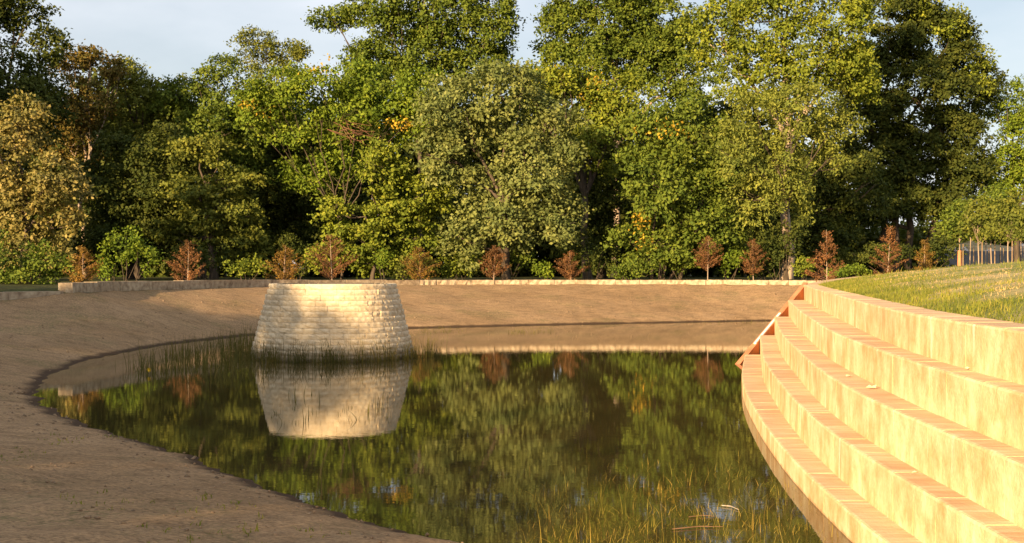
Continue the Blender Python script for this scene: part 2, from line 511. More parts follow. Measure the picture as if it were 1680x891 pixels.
def axis(lo, hi, a, b, fine, mid, far):
    """nonuniform samples: fine in [a,b], mid elsewhere inside [lo,hi], growing outside"""
    s = list(np.arange(a, b, fine))
    x = b
    while x < hi: s.append(x); x += mid
    while x < far: s.append(x); x += max(mid, (x - hi) * 0.25 + mid)
    s.append(far)
    x = a - mid; l = []
    while x > lo: l.append(x); x -= mid
    while x > -far: l.append(x); x -= max(mid, (lo - x) * 0.25 + mid)
    l.append(-far)
    return np.array(l[::-1] + s)
gx = axis(-30, 32, 2.4, 11.0, 0.13, 0.33, 3000)
gy = axis(-14, 72, 6.0, 24.0, 0.2, 0.36, 3000)
GX, GY = np.meshgrid(gx, gy)
GZ, GL, GW = ground_z(GX.ravel(), GY.ravel())
nx, ny = len(gx), len(gy)
me = bpy.data.meshes.new('ground')
me.vertices.add(nx * ny)
me.vertices.foreach_set('co', np.stack([GX.ravel(), GY.ravel(), GZ], 1).astype(np.float32).ravel())
ii = (np.arange(ny - 1)[:, None] * nx + np.arange(nx - 1)[None, :]).ravel()
FQ = np.stack([ii, ii + 1, ii + 1 + nx, ii + nx], 1).astype(np.int32)
me.loops.add(FQ.size)
me.loops.foreach_set('vertex_index', FQ.ravel())
me.polygons.add(len(FQ))
me.polygons.foreach_set('loop_start', np.arange(0, FQ.size, 4, dtype=np.int32))
me.update(calc_edges=True)
for nm, arr in (('lawn', GL), ('woodland', GW)):
    a = me.attributes.new(nm, 'FLOAT', 'POINT')
    a.data.foreach_set('value', arr.astype(np.float32))
g = obj('ground', me, M_GROUND, smooth=True)
tag(g, 'tan straw-matted earth bank round the pond with a grassy mound', 'ground', kind='structure')
def gz(x, y):
    return float(ground_z(np.array([x]), np.array([y]))[0][0])

wv = [(-14.5, 8.4, 0), (7.2, 8.4, 0), (17.5, 40, 0), (17.5, 63, 0), (-14.5, 63, 0)]
wt = obj('water', mesh_from('water', wv, [(0, 1, 2, 3, 4)]), M_WATER)
tag(wt, 'still brown pond water mirroring the trees', 'water', kind='structure')

# ------------------------------------------------------------------ stone terrace (five tiers of stone blocks)
TB = np.array([5.5, 20.0, 0.0])
terrace = empty('stone_terrace', TB)
tag(terrace, 'curved flight of five honey-coloured limestone tiers beside the pond', 'terrace')
def profile_strip(prof_fn, ys):
    """sweep a closed profile along ys; prof_fn(y) -> list of 3D points"""
    V, F = [], []
    for y in ys:
        V += prof_fn(y)
    n = len(prof_fn(ys[0]))
    for i in range(len(ys) - 1):
        for k in range(n):
            k2 = (k + 1) % n
            F.append((i * n + k, i * n + k2, (i + 1) * n + k2, (i + 1) * n + k))
    F.append(tuple(range(n))[::-1]); F.append(tuple((len(ys) - 1) * n + k for k in range(n)))
    return V, F

r_ = random.Random(11)
for i in range(5):
    zt = STEP_Z[i]
    zb = (STEP_Z[i + 1] - 0.06) if i < 4 else -0.5
    yend = STEP_PTS[i][-1][0]
    back = lambda y, i=i: (step_x(i - 1, y) + 0.10) if i > 0 else (step_x(0, y) + 0.46)
    core = lambda y, i=i: [np.array([step_x(i, y) + 0.03, y, zb - 0.02]) - TB, np.array([back(y) - 0.02, y, zb - 0.02]) - TB,
                           np.array([back(y) - 0.02, y, zt - 0.025]) - TB, np.array([step_x(i, y) + 0.03, y, zt - 0.025]) - TB]
    V, F = profile_strip(core, list(np.linspace(4.0, yend - 0.03, 60)))
    stp = obj('step', mesh_from('step', V, F), M_MORTAR, terrace)
    y = 4.0
    while y < yend - 0.02:
        L = r_.uniform(0.38, 0.72) * (0.95 if y < 16 else 1.12)
        if y + L > yend - 0.3: L = yend - y
        g_ = 0.0025
        off = r_.uniform(-0.0012, 0.0012); dz = r_.uniform(-0.003, 0.003)
        V = []
        for yy in (y + g_, y + L - g_):
            xf = step_x(i, yy) + off; xb = back(yy)
            e = lambda: r_.uniform(-0.0025, 0.0025)
            pr = [(xf + e(), zb), (xf + e(), zb * 0.5 + zt * 0.5), (xf + e(), zt - 0.028 + e()), (xf + 0.010, zt - 0.008 + dz), (xf + 0.03 + e(), zt + dz), (xb, zt + dz), (xb, zb)]
            V += [np.array([a, yy, b]) - TB for a, b in pr]
        n = 7
        F = [(k, (k + 1) % n, n + (k + 1) % n, n + k) for k in range(n)] + [tuple(range(n))[::-1], tuple(range(n, 2 * n))]
        obj('stone_block', mesh_from('stone_block', V, F), M_STEP, stp)
        y += L

# coping that carries on round the far corner of the mound
cp = empty('coping_wall', (10.6, 41.6, 2.0))
tag(cp, 'low stone coping curling behind the grass past the top step', 'coping')
pts = [(9.12, 38.06), (9.65, 39.6), (10.6, 41.6), (11.6, 43.2), (12.7, 44.7), (14.2, 46.2)]
zs = [2.09, 2.12, 2.19, 2.25, 2.31, 2.36]
for k in range(len(pts) - 1):
    a = np.array(pts[k]); b = np.array(pts[k + 1]); d = (b - a) / np.linalg.norm(b - a); nrm = np.array([d[1], -d[0]])
    V = []
    for q, z in ((a + d * 0.01, zs[k]), (b - d * 0.01, zs[k + 1])):
        for (o_, zz) in ((-0.02, 1.0), (-0.02, z - 0.03), (0.01, z), (0.48, z), (0.48, 1.0)):
            p = q + nrm * o_
            V.append((p[0] - 10.6, p[1] - 41.6, zz - 2.0))
    F = [(j, (j + 1) % 5, 5 + (j + 1) % 5, 5 + j) for j in range(5)] + [(4, 3, 2, 1, 0), (5, 6, 7, 8, 9)]
    obj('coping_stone', mesh_from('coping_stone', V, F), M_STEP, cp)

# rust-orange cheek that closes the far ends of the tiers
A = np.array([9.32, 38.35]); B = np.array([6.02, 32.75])
dv = (B - A) / np.linalg.norm(B - A); nv = np.array([-dv[1], dv[0]])
if nv[1] < 0: nv = -nv
ck = empty('end_cheek', (A[0], A[1], 0))
tag(ck, 'rust-orange sloping cheek closing the far ends of the stone steps', 'cheek wall')
def cheek_piece(t0, t1, z0, z1, zlow, off0, off1):
    V = []
    for t_, z_ in ((t0, z0), (t1, z1)):
        p = A + (B - A) * t_
        for o_ in (off0, off1):
            q = p + nv * o_
            V.append((q[0] - A[0], q[1] - A[1], zlow)); V.append((q[0] - A[0], q[1] - A[1], z_))
    F = [(0, 1, 5, 4), (2, 6, 7, 3), (1, 3, 7, 5), (0, 4, 6, 2), (0, 2, 3, 1), (4, 5, 7, 6)]
    return mesh_from('panel', V, F)
ztop = lambda t_: 2.16 + (-0.12 - 2.16) * t_
obj('panel', cheek_piece(0, 1.03, ztop(0), ztop(1.03), -0.6, 0.02, 0.16), M_ORANGE, ck)
bd = empty('white_board', (A[0], A[1], 0))
V = []
t0, t1 = 0.40, 0.74
for t_ in (t0, t1):
    p = A + (B - A) * t_
    for o_ in (0.03, 0.10):
        q = p + nv * o_
        z_ = ztop(t_)
        V.append((q[0] - A[0], q[1] - A[1], z_ + 0.006)); V.append((q[0] - A[0], q[1] - A[1], z_ + 0.04))
bpy.data.objects.remove(bd)
bo = obj('white_board', mesh_from('white_board', V, [(0, 1, 5, 4), (2, 6, 7, 3), (1, 3, 7, 5), (0, 4, 6, 2), (0, 2, 3, 1), (4, 5, 7, 6)]), M_WHITE, loc=(A[0], A[1], 0))
tag(bo, 'pale narrow board lying along the sloping orange cheek', 'board')

# ------------------------------------------------------------------ tapering stone tower in the water
TC = np.array([-5.32, 36.25, 0.0])
NC = 16; CH = 0.1545
def tower_r(z): return 2.44 - 0.58 * np.clip(z, -0.4, 2.2) / 2.16
tower = empty('stone_tower', TC)
tag(tower, 'cream stacked-stone tapering round tower standing in the pond', 'tower')
segs = 64
V, F = [], []
for z, dr_ in ((-0.5, 0.10), (2.10, 0.10)):
    for k in range(segs):
        a = 2 * math.pi * k / segs
        V.append(((tower_r(z) - dr_) * math.cos(a), (tower_r(z) - dr_) * math.sin(a), z))
for k in range(segs):
    k2 = (k + 1) % segs
    F.append((k, k2, segs + k2, segs + k))
F.append(tuple(range(segs, 2 * segs)))
obj('core', mesh_from('core', V, F), M_MORTAR, tower)

def rock_variant(rr, nu=4, nv_=3, rough=0.012):
    """unit block: x along the wall -0.5..0.5, y outward (face at 0, back at -1), z 0..1; split face"""
    V, F = [], []
    for j in range(nv_ + 1):
        for i_ in range(nu + 1):
            u = i_ / nu - 0.5; v = j / nv_
            ed = (i_ in (0, nu)) or (j in (0, nv_))
            V.append((u * (1 - (0.015 if j in (0, nv_) else 0)), (-0.085 if ed else 0.0) + rr.uniform(-1, 1) * (0.025 if ed else 0.05), v))
    for j in range(nv_):
        for i_ in range(nu):
            q = j * (nu + 1) + i_
            F.append((q, q + 1, q + nu + 2, q + nu + 1))
    b0 = len(V)
    V += [(-0.48, -1, 0), (0.48, -1, 0), (0.48, -1, 1), (-0.48, -1, 1)]
    top = [nv_ * (nu + 1) + k for k in range(nu + 1)]; bot = list(range(nu + 1))
    F.append(tuple(top) + (b0 + 2, b0 + 3))
    F.append(tuple(bot[::-1]) + (b0, b0 + 1))
    lf = [k * (nu + 1) for k in range(nv_ + 1)]; rt = [k * (nu + 1) + nu for k in range(nv_ + 1)]
    F.append(tuple(lf) + (b0 + 3, b0)); F.append(tuple(rt[::-1]) + (b0 + 1, b0 + 2))
    return V, F
ROCK = [rock_variant(random.Random(100 + k)) for k in range(8)]
ROCK_ME = []
for V, F in ROCK:
    m_ = mesh_from('stone_block', V, F); m_.materials.append(M_TOWER); ROCK_ME.append(m_)
backV, backF = [], []
rr = random.Random(5)
for c in range(NC):
    z0 = 2.16 - (NC - c) * CH
    rad = tower_r(z0 + CH * 0.5)
    a = rr.uniform(0, 1); a_end = a + 2 * math.pi
    while a < a_end - 0.03:
        L = rr.uniform(0.28, 0.52)
        da = L / rad
        if a + da > a_end - 0.10: da = a_end - a; L = da * rad
        am = a + da / 2
        pr = rr.uniform(-0.012, 0.016)
        dep = 0.22
        sx_, sz_ = L - 0.005, CH - 0.0065
        vis = (-math.sin(am)) > -0.02
        px_, py_ = (rad + pr) * math.cos(am), (rad + pr) * math.sin(am)
        if vis:
            o = bpy.data.objects.new('stone_block', ROCK_ME[rr.randrange(8)])
            COL.objects.link(o); o.parent = tower
            o.location = (px_, py_, z0); o.rotation_euler = (0, 0, am - math.pi / 2); o.scale = (sx_, dep, sz_)
        else:
            Vv, Ff = ROCK[rr.randrange(8)]
            b0 = len(backV); th = am - math.pi / 2
            for (x_, y_, z_) in Vv:
                x1, y1 = x_ * sx_, y_ * dep
                backV.append((px_ + x1 * math.cos(th) - y1 * math.sin(th), py_ + x1 * math.sin(th) + y1 * math.cos(th), z0 + z_ * sz_))
            backF += [tuple(b0 + q for q in f) for f in Ff]
        a += da
o = obj('rear_stonework', mesh_from('rear_stonework', backV, backF), M_TOWER, tower)
o['kind'] = 'stuff'
# cap: a disc of flat stones a little below the rim
V = [((tower_r(2.16) - 0.18) * math.cos(2 * math.pi * k / segs), (tower_r(2.16) - 0.18) * math.sin(2 * math.pi * k / segs), z) for z in (2.05, 2.13) for k in range(segs)]
F = [(k, (k + 1) % segs, segs + (k + 1) % segs, segs + k) for k in range(segs)] + [tuple(range(segs, 2 * segs))]
obj('cap', mesh_from('cap', V, F), M_TOWER, tower)

# ------------------------------------------------------------------ retaining walls round the basin
def wall_blocks(root, path, ztop_fn, zbase, thick, lens, rough, mat, seed, name='stone_block'):
    rq = random.Random(seed)
    pts_ = np.array(path, float)
    # resample smoothly
    sl_ = np.concatenate([[0], np.cumsum(np.hypot(*np.diff(pts_, axis=0).T))])
    T = sl_[-1]
    dense = np.linspace(0, T, 400)
    X = np.interp(dense, sl_, pts_[:, 0]); Y = np.interp(dense, sl_, pts_[:, 1])
    k = np.exp(-0.5 * (np.arange(-24, 25) / 8.0) ** 2); k /= k.sum()
    def sm(q):
        return np.convolve(np.concatenate([2 * q[0] - q[24:0:-1], q, 2 * q[-1] - q[-2:-26:-1]]), k, 'valid')
    X, Y = sm(X), sm(Y)
    def at(s): return np.array([np.interp(s, dense, X), np.interp(s, dense, Y)])
    bx_, by_, bz_ = root.location
    s = 0
    while s < T - 0.05:
        L = rq.uniform(*lens(s / T))
        if s + L > T - 0.4: L = T - s
        a, b = at(s + 0.006), at(s + L - 0.006)
        d = (b - a) / np.linalg.norm(b - a); nr = np.array([d[1], -d[0]])   # pond side
        ro = rough(s / T)
        pr = rq.uniform(-0.5, 1) * ro
        zt = ztop_fn(s / T) + rq.uniform(-0.012, 0.012)
        V, F = [], []
        nu, nw = 6, 3
        for j in range(nw + 1):
            for i_ in range(nu + 1):
                q = a + (b - a) * i_ / nu
                ed = i_ in (0, nu) or j in (nw,)
                off = pr + rq.uniform(-1, 1) * ro - (ro * 0.8 if ed else 0)
                q = q + nr * off
                zz = zbase + (zt - zbase) * j / nw + (rq.uniform(-0.4, 0.2) * ro if j == nw else 0)
                V.append((q[0] - bx_, q[1] - by_, zz - bz_))
        for j in range(nw):
            for i_ in range(nu):
                q = j * (nu + 1) + i_
                F.append((q, q + 1, q + nu + 2, q + nu + 1))
        b0 = len(V)
        for q, z in ((a, zbase), (b, zbase), (b, zt), (a, zt)):
            p = q - nr * thick
            V.append((p[0] - bx_, p[1] - by_, z - bz_))
        top = [nw * (nu + 1) + q for q in range(nu + 1)]
        F.append(tuple(top) + (b0 + 2, b0 + 3))
        lf = [q * (nu + 1) for q in range(nw + 1)]; rt = [q * (nu + 1) + nu for q in range(nw + 1)]
        F.append(tuple(lf) + (b0 + 3, b0)); F.append(tuple(rt[::-1]) + (b0 + 1, b0 + 2))
        F.append((b0, b0 + 3, b0 + 2, b0 + 1))
        obj(name, mesh_from(name, V, F), mat, root)
        s += L
wr = empty('retaining_wall', (0.34, 67.3, 1.5))
tag(wr, 'long low curved limestone retaining wall between sand bank and trees', 'wall')
wall_blocks(wr, WALL, lambda u: 2.07 - 0.16 * u + 0.02 * math.sin(u * 9), 1.2, 0.56, lambda u: (1.9, 2.5) if u < 0.46 else (0.8, 1.5), lambda u: 0.012 if u < 0.46 else 0.045, M_WALL, 3)
lw = empty('low_wall', (-18, 43, 1.3))
tag(lw, 'lower stone wall running off left from the taller wall end', 'wall')
wall_blocks(lw, LOWWALL[::-1], lambda u: 1.76, 1.0, 0.5, lambda u: (1.6, 2.2), lambda u: 0.015, M_WALL, 4)

# ------------------------------------------------------------------ foliage generators
def leaf_quads(pos, outward, size, rng, droop=0.25, width=0.62):
    n = len(pos)
    u = outward * 0.55 + rng.normal(0, 1, (n, 3)) * 0.62
    u[:, 2] -= droop
    u /= np.linalg.norm(u, axis=1, keepdims=True) + 1e-9
    nn = outward * 1.15 + rng.normal(0, 1, (n, 3)) * 0.5 + np.array([0, 0, 0.35])
    v = np.cross(nn, u)
    v /= np.linalg.norm(v, axis=1, keepdims=True) + 1e-9
    up = np.cross(u, v)
    l = (size * rng.uniform(0.65, 1.3, n))[:, None]
    wd = l * width * 0.5
    b = pos - u * l * 0.5
    V = np.stack([b, b + u * l * 0.5 + v * wd + up * l * 0.08, b + u * l, b + u * l * 0.5 - v * wd + up * l * 0.08], 1)
    return V

def rand_dirs(n, rng):
    d = rng.normal(0, 1, (n, 3))
    return d / np.linalg.norm(d, axis=1, keepdims=True)

def crown_leaves(blobs, leaf, rng, clump=0.58, per=22, lobes=13, cover=1.0, droop=0.25, lobe_r=0.42, flat=0.75, width=0.62):
    """blobs: (center, (rx,ry,rz)); hierarchical lobes -> clumps -> leaves"""
    out = []
    for c, r in blobs:
        c = np.array(c, float); r = np.array(r, float)
        rm = float(np.mean(r))
        nl = max(4, int(lobes * min(1.4, 0.6 + rm / 6)))
        # quasi-uniform lobe directions
        k = np.arange(nl) + 0.5
        ph = np.arccos(1 - 2 * k / nl); th = math.pi * (1 + 5 ** 0.5) * k + rng.uniform(0, 6.3)
        dirs = np.stack([np.cos(th) * np.sin(ph), np.sin(th) * np.sin(ph), np.cos(ph)], 1) + rng.normal(0, 0.22, (nl, 3))
        dirs /= np.linalg.norm(dirs, axis=1, keepdims=True)
        for d in dirs:
            lc = c + d * r * rng.uniform(0.5, 0.84)
            lr = r * lobe_r * rng.uniform(0.75, 1.25)
            lrm = float(np.mean(lr))
            dens = 1.0 if d[1] < 0.3 else 0.22
            nc = int(max(5, 4 * math.pi * lrm ** 2 / (clump ** 2) * 0.60 * cover * dens))
            cd = rand_dirs(nc, rng)
            cd[:, 2] = np.where(cd[:, 2] < -0.5, -cd[:, 2], cd[:, 2])
            cp_ = lc + cd * lr * rng.uniform(0.55, 1.08, (nc, 1))
            m_ = max(3, int(per))
            lp = np.repeat(cp_, m_, 0) + rng.normal(0, 1, (nc * m_, 3)) * clump * 0.40 * np.array([1, 1, flat])
            ow = np.repeat(cd, m_, 0) * 0.6 + (lp - c) / (np.linalg.norm(lp - c, axis=1, keepdims=True) + 1e-6) * 0.4
            out.append(leaf_quads(lp, ow, leaf, rng, droop, width))
    return np.concatenate(out)

NQ = [0]
def make_tree(name, label, cat, D, tx, blobs_px, leafmat, leaf=0.235, seed=1, group=None, barkm=None, base_z=None, trunk_r=0.28, extra=None,
              split=0.42, trunks=None, spread=1.0, **kw):
    rng = np.random.default_rng(seed)
    X0 = (tx - 840) / FPX * D
    z0 = (gz(X0, D) if base_z is None else base_z)
    base = np.array([X0, D, z0])
    root = empty(name, base)
    tag(root, label, cat, group)
    blobs = []
    for b in blobs_px:
        x, y, rx, ry = b[:4]
        dD = b[4] if len(b) > 4 else rng.uniform(-1.2, 1.2)
        Dd = D + dD
        p = P(x, y, Dd)
        if p[2] < z0 + ry * Dd / FPX * 0.5: p[2] = z0 + ry * Dd / FPX * 0.5
        blobs.append((p - base, (rx * Dd / FPX * spread, 0.5 * (rx + ry) * Dd / FPX * spread, ry * Dd / FPX * spread)))
    V = crown_leaves(blobs, leaf, rng, **kw)
    NQ[0] += len(V)
    cr = obj('crown', quad_mesh('crown', V), LEAF[leafmat], root)
    if extra:
        for (bl, mt, ps) in extra:
            eb = []
            for (x, y, rx, ry) in bl:
                p = P(x, y, D - 1.0) - base
                eb.append((p, (rx * D / FPX, rx * D / FPX, ry * D / FPX)))
            Vx = crown_leaves(eb, leaf * 0.9, rng, per=ps, lobes=7)
            NQ[0] += len(Vx)
            obj('turning_and_sunlit_leaves', quad_mesh('turning_and_sunlit_leaves', Vx), LEAF[mt], root)
    # trunk and limbs
    cz = [b[0][2] for b in blobs]
    H = max(cz)
    paths = []
    tl = trunks if trunks else [(0, 0)]
    for ti, (bxo, lean) in enumerate(tl):
        bp = np.array([bxo, 0, -0.15])
        hs = max(1.0, H * split)
        jx = float(np.mean([b[0][0] for b in blobs])) * 0.35 + lean
        j = np.array([bxo + jx, rng.uniform(-0.3, 0.3), hs])
        k = np.linspace(0, 1, 6)[:, None]
        tp = bp + (j - bp) * k
        tp[1:-1, :2] += rng.normal(0, 0.10, (4, 2))
        paths.append((tp, trunk_r * np.array([1.35, 1.0, 0.9, 0.82, 0.76, 0.7])))
        mine = [b for q, b in enumerate(blobs) if q % len(tl) == ti]
        for c, r in mine:
            st = j if c[2] > hs else bp + (j - bp) * max(0.3, (c[2] / hs) * 0.75)
            k = np.linspace(0, 1, 5)[:, None]
            lp = st + (c - st) * k
            lp[1:-1] += rng.normal(0, 0.22, (3, 3)) + np.array([0, 0, 0.25])
            paths.append((lp, trunk_r * np.array([0.55, 0.42, 0.32, 0.22, 0.1])))
            for _ in range(4):
                d = rand_dirs(1, rng)[0]; d[2] = abs(d[2]) * 0.6; d[1] = -abs(d[1])
                e = c + d * np.array(r) * 0.8
                s2 = lp[rng.integers(2, 5)]
                md = (s2 + e) / 2 + rng.normal(0, 0.15, 3)
                paths.append(([s2, md, e], trunk_r * np.array([0.2, 0.13, 0.04])))
    tv, tf = tubes(paths, 6)
    obj('trunk', mesh_from('trunk', tv, tf), barkm or BARK, root, smooth=True)
    return root

# ------------------------------------------------------------------ the wood behind the wall (front rows left to right)
make_tree('tall_tree', 'tall dark green tree cut off by the upper left corner', 'tree', 74, -10,
          [(-40, 60, 85, 80), (25, 20, 55, 30), (75, 78, 32, 44), (20, 160, 85, 75), (-30, 260, 90, 80), (60, 190, 50, 60)], 'dark', seed=21, trunk_r=0.3)
make_tree('maple_tree', 'sunlit straw-coloured tree at the left edge', 'tree', 63, 40,
          [(45, 200, 40, 48), (10, 260, 58, 60), (95, 310, 50, 56), (35, 350, 66, 60), (112, 365, 36, 34), (-30, 310, 60, 90), (60, 410, 60, 40)], 'straw', seed=22, leaf=0.21, trunk_r=0.2, clump=0.5)
make_tree('oak_tree', 'russet tinged small-crowned tree behind the straw-coloured left tree', 'tree', 84, 140,
          [(112, 110, 32, 34), (148, 98, 20, 20), (186, 118, 18, 24), (140, 180, 60, 55), (110, 230, 60, 60)], 'russet', seed=23, barkm=BARK_PALE, trunk_r=0.18, cover=0.9)
make_tree('olive_tree', 'olive round-topped tree against the sky right of the russet one', 'tree', 87, 225,
          [(210, 135, 40, 40), (245, 165, 42, 50), (195, 215, 60, 60), (285, 175, 40, 50), (260, 240, 60, 50)], 'olive', seed=24)
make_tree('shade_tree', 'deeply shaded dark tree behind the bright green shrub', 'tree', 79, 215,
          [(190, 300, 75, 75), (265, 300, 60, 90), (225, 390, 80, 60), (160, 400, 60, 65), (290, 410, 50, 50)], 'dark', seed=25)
make_tree('round_tree', 'dark green rounded tree under the wispy far tree', 'tree', 85, 330,
          [(300, 165, 48, 46), (370, 145, 62, 44), (345, 225, 76, 60), (410, 230, 60, 70)], 'mid', seed=26)
make_tree('layered_tree', 'olive tree with flat layered boughs behind the rusty sapling', 'tree', 75, 350,
          [(330, 250, 58, 34), (375, 300, 50, 32), (310, 320, 50, 34), (370, 355, 58, 36), (325, 395, 64, 44), (400, 400, 46, 50)], 'olive', seed=27, flat=0.4)
make_tree('wispy_tree', 'thin wispy tree standing far back against the sky', 'tree', 104, 440,
          [(415, 70, 44, 20), (462, 88, 38, 20), (430, 108, 46, 26), (492, 86, 14, 14), (450, 140, 50, 30)], 'olive', seed=28, leaf=0.22, cover=0.7, trunk_r=0.16)
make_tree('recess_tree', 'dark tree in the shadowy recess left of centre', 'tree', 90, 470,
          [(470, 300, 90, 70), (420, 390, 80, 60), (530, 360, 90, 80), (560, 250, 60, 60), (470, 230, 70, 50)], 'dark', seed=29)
make_tree('turning_tree', 'green tree turning gold with bare reddish boughs, left of centre', 'tree', 78, 560,
          [(455, 150, 56, 44), (420, 185, 46, 34), (520, 148, 54, 46), (600, 145, 52, 48), (645, 195, 54, 48), (490, 215, 62, 40), (690, 165, 44, 60), (580, 190, 50, 30), (570, 262, 56, 46, 1.5), (510, 290, 50, 40, 1.5)], 'bright', seed=30,
          extra=[([(520, 122, 36, 26), (420, 178, 30, 14), (655, 205, 26, 10)], 'gold', 4)], trunk_r=0.09, split=0.3)
make_tree('cottonwood', 'tall cottonwood reaching the top edge above the tower', 'tree', 93, 690,
          [(553, 34, 40, 24), (625, 15, 62, 50), (735, 25, 78, 72), (812, 50, 44, 60), (690, 100, 90, 62), (610, 100, 50, 40), (720, -70, 130, 70), (640, 150, 70, 46), (780, 120, 70, 50)], 'mid', seed=31, trunk_r=0.24, leaf=0.25)
make_tree('low_tree', 'yellow-green low tree with layered boughs behind the tower', 'tree', 73, 610,
          [(630, 275, 40, 50), (548, 345, 36, 30), (645, 350, 60, 40), (590, 395, 55, 34), (705, 330, 40, 54), (685, 400, 46, 38), (620, 430, 70, 26), (540, 420, 40, 30)], 'yellow', seed=32, flat=0.5, trunk_r=0.14)
make_tree('silver_maple', 'big pale grey-green dense tree right of the tower', 'tree', 71, 830,
          [(742, 195, 66, 62), (830, 165, 76, 56), (780, 270, 70, 66), (880, 280, 70, 70), (830, 370, 82, 58), (918, 370, 42, 46), (908, 210, 50, 52), (728, 265, 44, 60), (770, 400, 50, 40)], 'pale', seed=33, trunk_r=0.26)
make_tree('yellowing_tree', 'yellowing tree peeking out right of the pale grey-green one', 'tree', 82, 965,
          [(912, 135, 36, 38), (965, 148, 52, 46), (1020, 170, 58, 52), (975, 235, 60, 66), (880, 150, 40, 50)], 'yellow', seed=34, extra=[([(905, 130, 22, 26), (970, 150, 44, 32)], 'gold', 4)])
make_tree('cottonwood', 'tall cottonwood reaching the top edge right of the sky gap', 'tree', 95, 1010,
          [(925, 62, 50, 56), (1000, 35, 80, 62), (1085, 40, 80, 70), (1045, 110, 95, 56), (1000, -60, 125, 70), (940, 118, 60, 46), (1130, 120, 60, 60)], 'mid', seed=35, barkm=BARK_PALE, trunk_r=0.3, leaf=0.25)
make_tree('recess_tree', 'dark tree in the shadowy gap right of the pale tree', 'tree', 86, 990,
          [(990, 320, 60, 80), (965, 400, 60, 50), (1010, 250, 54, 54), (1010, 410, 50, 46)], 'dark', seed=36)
make_tree('mulberry_tree', 'mid green many-stemmed tree behind two rusty saplings', 'tree', 73, 1085,
          [(1055, 235, 62, 56), (1130, 222, 66, 58), (1085, 310, 80, 62), (1178, 300, 58, 64), (1145, 380, 60, 50), (1035, 400, 36, 40), (1205, 395, 34, 44), (1100, 410, 50, 36)], 'mid', seed=37, trunk_r=0.11,
          trunks=[(-0.6, -0.2), (-0.1, 0.1), (0.5, 0.3), (1.1, 0.4)], extra=[([(1050, 365, 10, 18), (1058, 400, 9, 14), (1085, 215, 44, 22)], 'gold', 4)])
make_tree('willow_tree', 'olive-gold feathery tree leaning over the step end', 'tree', 71, 1290,
          [(1245, 185, 58, 52), (1315, 180, 60, 48), (1360, 215, 46, 42), (1270, 265, 74, 58), (1305, 320, 36, 54), (1205, 245, 46, 56), (1365, 262, 30, 26), (1235, 330, 50, 50)], 'willow', seed=38, leaf=0.22, width=0.42, droop=0.5, trunk_r=0.13)
make_tree('cottonwood', 'tall cottonwood with bright clumps at the top edge right of centre', 'tree', 79, 1290,
          [(1180, 60, 66, 70), (1275, 35, 76, 70), (1385, 50, 60, 70), (1245, 135, 84, 50), (1395, 125, 52, 54), (1290, -80, 140, 70), (1325, 120, 66, 54)], 'yellow', seed=39, barkm=BARK_PALE, trunk_r=0.34)
make_tree('big_tree', 'huge dark broad tree with several trunks at the right', 'tree', 97, 1495,
          [(1475, 50, 70, 70), (1550, 78, 58, 62), (1604, 150, 36, 60), (1500, 150, 84, 64), (1425, 215, 64, 70), (1535, 235, 80, 60), (1460, 290, 70, 46), (1585, 285, 54, 54), (1400, 130, 44, 64), (1500, -20, 60, 40), (1430, 345, 60, 36), (1545, 330, 60, 34), (1500, 330, 50, 30)], 'dark', seed=40,
          trunks=[(-2.0, -0.5), (-1.2, 0), (-0.3, 0.3), (0.6, 2.6)], trunk_r=0.30, leaf=0.27, cover=1.2, extra=[([(1560, 55, 50, 36), (1610, 130, 28, 60), (1500, 10, 40, 30)], 'yellow', 14)])  # yellow leaves along the edge put its sunlit rim into the crown colour
make_tree('recess_tree', 'dark tree in the shade left of the huge broad one', 'tree', 85, 1345,
          [(1345, 350, 60, 56), (1275, 385, 70, 60), (1370, 400, 44, 50), (1400, 310, 54, 64), (1330, 300, 50, 50)], 'dark', seed=41)
make_tree('far_tree', 'bright green tree at the right edge behind young trees', 'tree', 98, 1670,
          [(1660, 185, 46, 46), (1690, 250, 60, 60), (1650, 285, 40, 50), (1670, 350, 60, 44), (1630, 330, 30, 40)], 'bright', seed=42)
tt = [o for o in bpy.data.objects if o.name.startswith('turning_tree')][0]
rq = np.random.default_rng(66); bp_ = []
tl_ = np.array(tt.location)
for k in range(9):
    a = P(rq.uniform(530, 570), rq.uniform(185, 225), 76.2) - tl_; b = P(rq.uniform(580, 630), rq.uniform(205, 245), 75.8) - tl_
    c = (a + b) / 2 + rq.normal(0, 0.18, 3)
    bp_.append(([a, c, b], [0.022, 0.016, 0.006]))
    bp_.append(([c, c + rq.normal(0, 0.5, 3), c + rq.normal(0, 0.9, 3)], [0.018, 0.012, 0.005]))
bv_, bf_ = tubes(bp_, 4)
o = obj('dead_boughs', mesh_from('dead_boughs', bv_, bf_), BARK_TWIG, tt); o['kind'] = 'stuff'; o['label'] = 'bare reddish dead boughs'
# two trees just outside the left edge that shade the dark recess
make_tree('side_tree', 'tree outside the left edge shading the dark recess, nearer one', 'tree', 61, -400, [(-400, 100, 120, 110), (-410, 260, 130, 110), (-390, 380, 120, 80)], 'dark', seed=43, leaf=0.5, per=14)
make_tree('side_tree', 'tree outside the left edge shading the dark recess, farther one', 'tree', 65, -290, [(-290, 60, 110, 100), (-300, 230, 120, 110), (-290, 370, 110, 80)], 'dark', seed=44, leaf=0.5, per=14)

